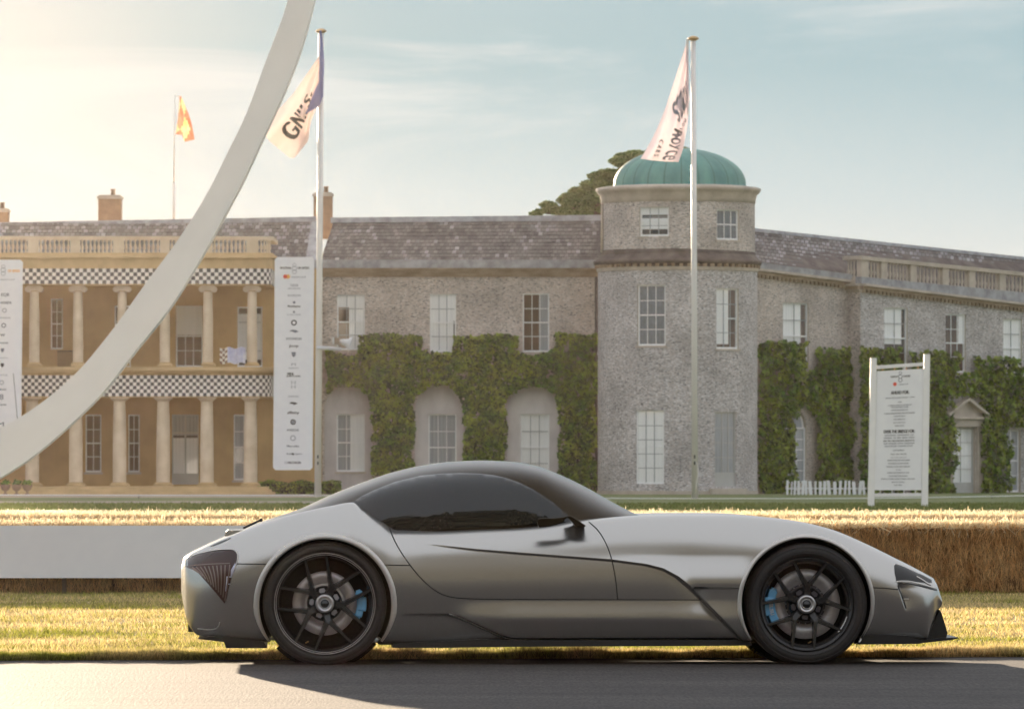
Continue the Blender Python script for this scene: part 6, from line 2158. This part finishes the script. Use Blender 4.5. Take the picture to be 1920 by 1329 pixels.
patch('nose_slot', strip(dens([(1724, 1076), (1738, 1083), (1747, 1088)], 4), 2.6), M['satin_black'], BB, off=.005, step=3)
patch('gap_and_shade_line', strip(dens([(1683.5, 1096), (1687, 1106), (1693, 1122), (1699, 1140)], 6), 2.2), M['gap'], BB, off=.003, step=4, thick=.001)  # dark strip along the duct crease paints the shade of its recess
if 0: patch('air_duct', [(1685, 1094.5), (1688, 1104), (1692, 1115), (1695, 1123.5), (1700, 1123.2), (1703, 1121.6), (1696, 1120.5), (1694, 1110), (1690, 1096)], M['satin_black'], BB, off=.003, step=3)
patch('duct_tab', [(1694, 1122), (1704, 1121.2), (1704, 1123), (1695, 1123.6)], M['lip'], BB, off=.006, step=3)


def cprism(poly, v0, v1, name, mt, vref=None, smooth=False, both=False):
    pl = [cuz(x, y, vref if vref is not None else v0) for x, y in poly]
    for sg in ((1, -1) if both else (1,)):
        m = MB()
        if sg > 0: m.prism(pl, v0, v1)
        else: m.prism(pl, -v1, -v0)
        car_build(m, name, mt)


# aero pieces, all black
cprism([(1762.5, 1143), (1766, 1150), (1776.8, 1186), (1774, 1196), (1724, 1206), (1700, 1204), (1728, 1199.5), (1739.7, 1191)], -.70, .70, 'front_grille', M['satin_black'])
cprism([(1612, 1193), (1660, 1189), (1700, 1191), (1724, 1198), (1740, 1203), (1722, 1206.5), (1630, 1207.5), (1606, 1207.5), (1612, 1200)], -.875, .875, 'front_undertray', M['carbon'])
cprism([(1700, 1202), (1760, 1196), (1796, 1194), (1797.5, 1196), (1785, 1199), (1720, 1206)], -.78, .78, 'splitter', M['carbon'])
cprism([(351, 1140), (353, 1184), (372, 1184), (380, 1150)], -.52, .52, 'diffuser_fin', M['satin_black'])
cprism([(371, 1197.5), (392, 1193), (440, 1193.5), (495, 1203), (501, 1214.5), (424, 1214.5), (420, 1203), (400, 1200.5)], -.84, .84, 'rear_undertray', M['carbon'])
cprism([(736, 1214), (738, 1206), (900, 1198), (960, 1200), (1386, 1199), (1408, 1204), (1410, 1209), (1380, 1210), (960, 1212), (830, 1214)], -.885, .885, 'side_skirt', M['satin_black'])
# bright edge along the skirt blade
patch('skirt_edge', strip(dens([(842, 1151), (870, 1161.5), (905, 1177.5), (935, 1190.5), (952, 1196.5), (968, 1198.6), (1100, 1198.6), (1382, 1198.4)], 8), 1.3), M['lip'], BB, off=.004, step=4)
# tail wing blade, antenna rods
cprism([(421, 1004), (424, 996), (427, 993), (446, 993), (462, 992.5), (452, 997), (436, 1004)], -.30, .30, 'tail_spoiler', M['paint'], vref=0.0)
m = MB()
for v in (-.26, .26):
    a, b_ = cuz(456, 990, v), cuz(488, 975, v)
    m.tube([(a[0], v, a[1]), (b_[0], v, b_[1])], .007, 8)
    c_ = cuz(489.5, 974.5, v); m.lathe([(0, -.012), (.011, -.008), (.011, .008), (0, .012)], (c_[0], v, c_[1]), 10, axis='Y')
o = car_build(m, 'rear_wiper', M['satin_black'], smooth=True)


# mirrors
def mirror():
    blade = [(1008.4, 981.6), (1010.6, 988.3), (1020, 988), (1031, 986.7), (1043.5, 983.4), (1054.4, 979), (1064, 968.8), (1066, 966.3), (1058, 968.4), (1048, 969.6), (1042, 970.6), (1025, 971), (1013, 971.2), (1008.8, 973)]
    stalk = [(1058, 966.8), (1071, 966.6), (1080, 972), (1089.4, 978.6), (1099, 985.2), (1096.7, 987.3), (1080, 987.3), (1073.4, 979.4), (1064, 969.4)]
    for sg in (1, -1):
        for poly, v0, v1, nm in ((blade, -1.10, -.985, 'mirror'), (stalk, -1.02, -.80, 'mirror_stalk')):
            pl = [cuz(x, y, v0) for x, y in poly]
            m = MB(); m.prism(pl, v0, v1) if sg > 0 else m.prism(pl, -v1, -v0)
            o = car_build(m, nm, M['canopy'])
            md = o.modifiers.new('bevel', 'BEVEL'); md.width = .008; md.segments = 3; md.limit_method = 'ANGLE'


mirror()


# wheels
def wheel(cu, cz, v, sg, Rt, Rr, ang0, spread, name_side, front):
    """v: plane of the outer face"""
    Mw = carp @ Matrix.Translation((cu, v, cz)) @ (Matrix() if sg < 0 else Matrix.Rotation(math.pi, 4, 'Z'))
    root = reg(bpy.data.objects.new('wheel', None), car, Mw); root.empty_display_size = .2
    def B(mb, nm, mt, smooth=True): return mb.build(nm, mt, root, M=Mw, smooth=smooth, local=True)
    wd = .30
    t = MB(); N_ = 96
    t.lathe([(Rr + .001, .030), (Rr + .004, .012), (Rr + .010, .004), (Rr + (Rt - Rr) * .35, -.006), (Rr + (Rt - Rr) * .62, -.004), (Rt - .020, .006), (Rt - .006, .018), (Rt - .001, .036),
             (Rt, .06), (Rt, wd - .05), (Rt - .006, wd - .015), (Rt - .03, wd), (Rr + .02, wd), (Rr, wd - .02)], n=N_, axis='Y')
    B(t, 'tyre', M['rubber'])
    for rr in (Rr + (Rt - Rr) * .30, Rr + (Rt - Rr) * .74):
        g_ = MB(); g_.lathe([(rr - .0025, -.0045), (rr - .001, -.0085), (rr + .001, -.0085), (rr + .0025, -.0045)], n=N_, axis='Y'); B(g_, 'tyre_rib', M['rubber'])
    # barrel
    b = MB(); b.lathe([(Rr - .004, .012), (Rr - .020, .022), (Rr - .030, .05), (Rr - .045, .14), (Rr - .040, .26)], n=N_, axis='Y'); B(b, 'rim_barrel', M['rim'])
    e = MB()
    if not front:
        e.lathe([(Rr - .001, .010), (Rr, .003), (Rr - .004, .002), (Rr - .006, .010)], n=N_, axis='Y')
        e.lathe([(Rr - .011, .014), (Rr - .012, .008), (Rr - .014, .008), (Rr - .015, .014)], n=N_, axis='Y')
        B(e, 'rim_edge', M['rim_edge'])
    else:
        e.lathe([(Rr - .001, .012), (Rr, .006), (Rr - .005, .005), (Rr - .009, .014)], n=N_, axis='Y'); B(e, 'rim_edge', M['rim'])
        for (s0, s1) in ((R(-41), R(-17)),):
            l_ = MB(); l_.lathe([(Rr - .030, .016), (Rr - .024, .013)], n=18, axis='Y', a0=s0, a1=s1); B(l_, 'rim_lettering', M['rim_edge'])
    # back plate closes the view through the spokes
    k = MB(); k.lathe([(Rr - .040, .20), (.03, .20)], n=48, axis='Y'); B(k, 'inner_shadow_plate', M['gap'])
    # disc
    rd = (.190 if not front else .208)
    d = MB(); d.lathe([(.118, .128), (.118, .122), (rd - .002, .120), (rd, .124), (rd, .150)], n=72, axis='Y'); B(d, 'brake_disc', M['disc'])
    h = MB(); h.lathe([(.118, .121), (.120, .114), (.112, .108), (.100, .112), (.085, .110)], n=60, axis='Y'); B(h, 'disc_bell', M['bell'] if front else M['disc'])
    er = MB(); er.lathe([(.1215, .121), (.1200, .1165), (.1165, .1165), (.1150, .121)], n=60, axis='Y'); B(er, 'disc_inner_edge', M['steel'])
    bo = MB()
    for i in range(20):
        a = 2 * math.pi * i / 20; bo.lathe([(0, -.006), (.0045, -.005), (.005, .004)], (.117 * math.cos(a), .113, .117 * math.sin(a)), 8, axis='Y')
    ob = B(bo, 'disc_bolts', M['steel']); ob['kind'] = 'stuff'
    sl = MB()
    for i in range(8):
        a = 2 * math.pi * i / 8 + .2
        p = (.128 * math.cos(a), .128 * math.sin(a)); q = ((rd - .012) * math.cos(a + .30), (rd - .012) * math.sin(a + .30))
        dx, dz = q[0] - p[0], q[1] - p[1]; L_ = math.hypot(dx, dz); nx_, nz_ = -dz / L_ * .0024, dx / L_ * .0024
        sl.quad([(p[0] - nx_, .1188, p[1] - nz_), (q[0] - nx_, .1182, q[1] - nz_), (q[0] + nx_, .1182, q[1] + nz_), (p[0] + nx_, .1188, p[1] + nz_)])
    ob = B(sl, 'disc_slots', M['steel']); ob['kind'] = 'stuff'
    # hub centre
    c = MB(); c.lathe([(0.105, .095), (.100, .080), (.062, .060), (.055, .045)], n=60, axis='Y'); B(c, 'hub', M['rim'])
    for i in range(5):
        a = math.radians(ang0 + 36 + 72 * i); rr = .078
        w = MB(); cc = (rr * math.cos(a), rr * math.sin(a)); tx, tz = -math.sin(a), math.cos(a); rx, rz = math.cos(a), math.sin(a)
        pl = [(cc[0] + tx * s_ * .020 + rx * r_ * .013, cc[1] + tz * s_ * .020 + rz * r_ * .013) for s_, r_ in ((-1, -.3), (-.6, -1), (.6, -1), (1, -.3), (.7, 1), (-.7, 1))]
        w.prism(pl, .056, .072); B(w, 'hub_window', M['bell'] if front else M['hubw'], False)
    c = MB(); c.lathe([(.056, .046), (.055, .016), (.050, .010), (.036, .010), (.034, .018), (.030, .018), (.029, .010), (.026, .010), (.024, .028)], n=48, axis='Y'); B(c, 'centre_nut', M['steel'])
    c = MB(); c.lathe([(.0242, .020), (.020, .014), (.008, .016), (.006, .008), (0, .008)], n=32, axis='Y'); B(c, 'centre_cap', M['rim'])
    # spokes
    for i in range(5):
        a = math.radians(ang0 + 72 * i); ra, rb_ = .048, (.122 if not front else .126)
        def beam(mb, p, q, w0, w1, y0, y1, dpt=.030):
            dx, dz = q[0] - p[0], q[1] - p[1]; L_ = math.hypot(dx, dz); tx, tz = -dz / L_, dx / L_
            P = lambda c_, w, y: ((c_[0] - tx * w, y, c_[1] - tz * w), (c_[0] + tx * w, y, c_[1] + tz * w))
            (a0, a1), (a2, a3) = P(p, w0 / 2 * .55, y0), P(p, w0 / 2, y0 + dpt)
            (b0, b1), (b2, b3) = P(q, w1 / 2 * .55, y1), P(q, w1 / 2, y1 + dpt * .8)
            mb.quad([a1, a0, b0, b1]); mb.quad([a0, a2, b2, b0]); mb.quad([a3, a1, b1, b3]); mb.quad([b1, b0, b2, b3]); mb.quad([a0, a1, a3, a2]); mb.quad([a2, a3, b3, b2])
        s_ = MB(); p = (ra * math.cos(a), ra * math.sin(a)); j = (rb_ * math.cos(a), rb_ * math.sin(a))
        beam(s_, p, j, .066, .052, .048, .028, .040)
        for sd in (-1, 1):
            e_ = (math.cos(a + sd * math.radians(spread)) * (Rr - .006), math.sin(a + sd * math.radians(spread)) * (Rr - .006))
            tx, tz = -math.sin(a), math.cos(a)
            j2 = (j[0] - math.cos(a) * .012 + tx * sd * .009, j[1] - math.sin(a) * .012 + tz * sd * .009)
            beam(s_, j2, e_, .036, .020, .028, .010, .045)
        B(s_, 'spoke', M['rim'], False)
    # valve
    vv = MB(); a = math.radians(-85 if front else -115); vv.tube([((Rr - .05) * math.cos(a) - .008, .06, (Rr - .05) * math.sin(a) - .006), ((Rr - .05) * math.cos(a) + .010, .05, (Rr - .05) * math.sin(a) + .004)], .004, 6); B(vv, 'valve', M['brass'])
    # caliper
    if front: ca0, ca1, r0, r1 = R(153), R(214), .175, .250
    else: ca0, ca1, r0, r1 = R(-24), R(22), .182, .252
    if sg > 0: ca0, ca1 = math.pi - ca1, math.pi - ca0
    def sector(nm, a0, a1, r0, r1, y0, y1, mt):
        q = MB(); n = 12
        pl = [(r0 * math.cos(a0 + (a1 - a0) * i / n), r0 * math.sin(a0 + (a1 - a0) * i / n)) for i in range(n + 1)] + [(r1 * math.cos(a1 - (a1 - a0) * i / n), r1 * math.sin(a1 - (a1 - a0) * i / n)) for i in range(n + 1)]
        q.prism(pl, y0, y1); o = B(q, nm, mt, False); md = o.modifiers.new('bevel', 'BEVEL'); md.width = .005; md.segments = 2; md.limit_method = 'ANGLE'; return o
    da = (ca1 - ca0)
    sector('caliper', ca0 + da * .06, ca1 - da * .06, r0 + .008, r1 - .018, .070, .16, M['caliper'])
    sector('caliper_bridge', ca0 + da * .28, ca1 - da * .28, r0 + .016, r1 - .004, .064, .15, M['caliper'])
    sector('caliper_bridge', ca0, ca0 + da * .17, r0 + .016, r1 - .026, .078, .15, M['caliper'])
    sector('caliper_bridge', ca1 - da * .17, ca1, r0 + .016, r1 - .026, .078, .15, M['caliper'])
    if front:
        tx = MB(); am = (ca0 + ca1) / 2 + (.07 if sg < 0 else -.07); rr = (r0 + r1) / 2 - .004
        def fn(x, y, k):
            a = am + x / rr * 1.0; r_ = rr + y * 1.0
            return (r_ * math.cos(a), .0605, r_ * math.sin(a))
        put_text(tx, 'uran', fn, .022, .075, .0008); B(tx, 'caliper_lettering', M['white_ink'], False)
    return root


Rt_r, Rt_f = 116.3 / 317, 114.5 / 317
cr, cf = cuz(609, 1131, -.95), cuz(1513, 1127, -.95)
for sg in (-1, 1):
    wheel(cr[0], Rt_r - .001, sg * .945, sg, Rt_r, .3005, 65.3, 23.7, 'rear', False)
    wheel(cf[0], Rt_f - .001, sg * .945, sg, Rt_f, .276, 13.5 if sg < 0 else 13.5, 22.0, 'front', True)
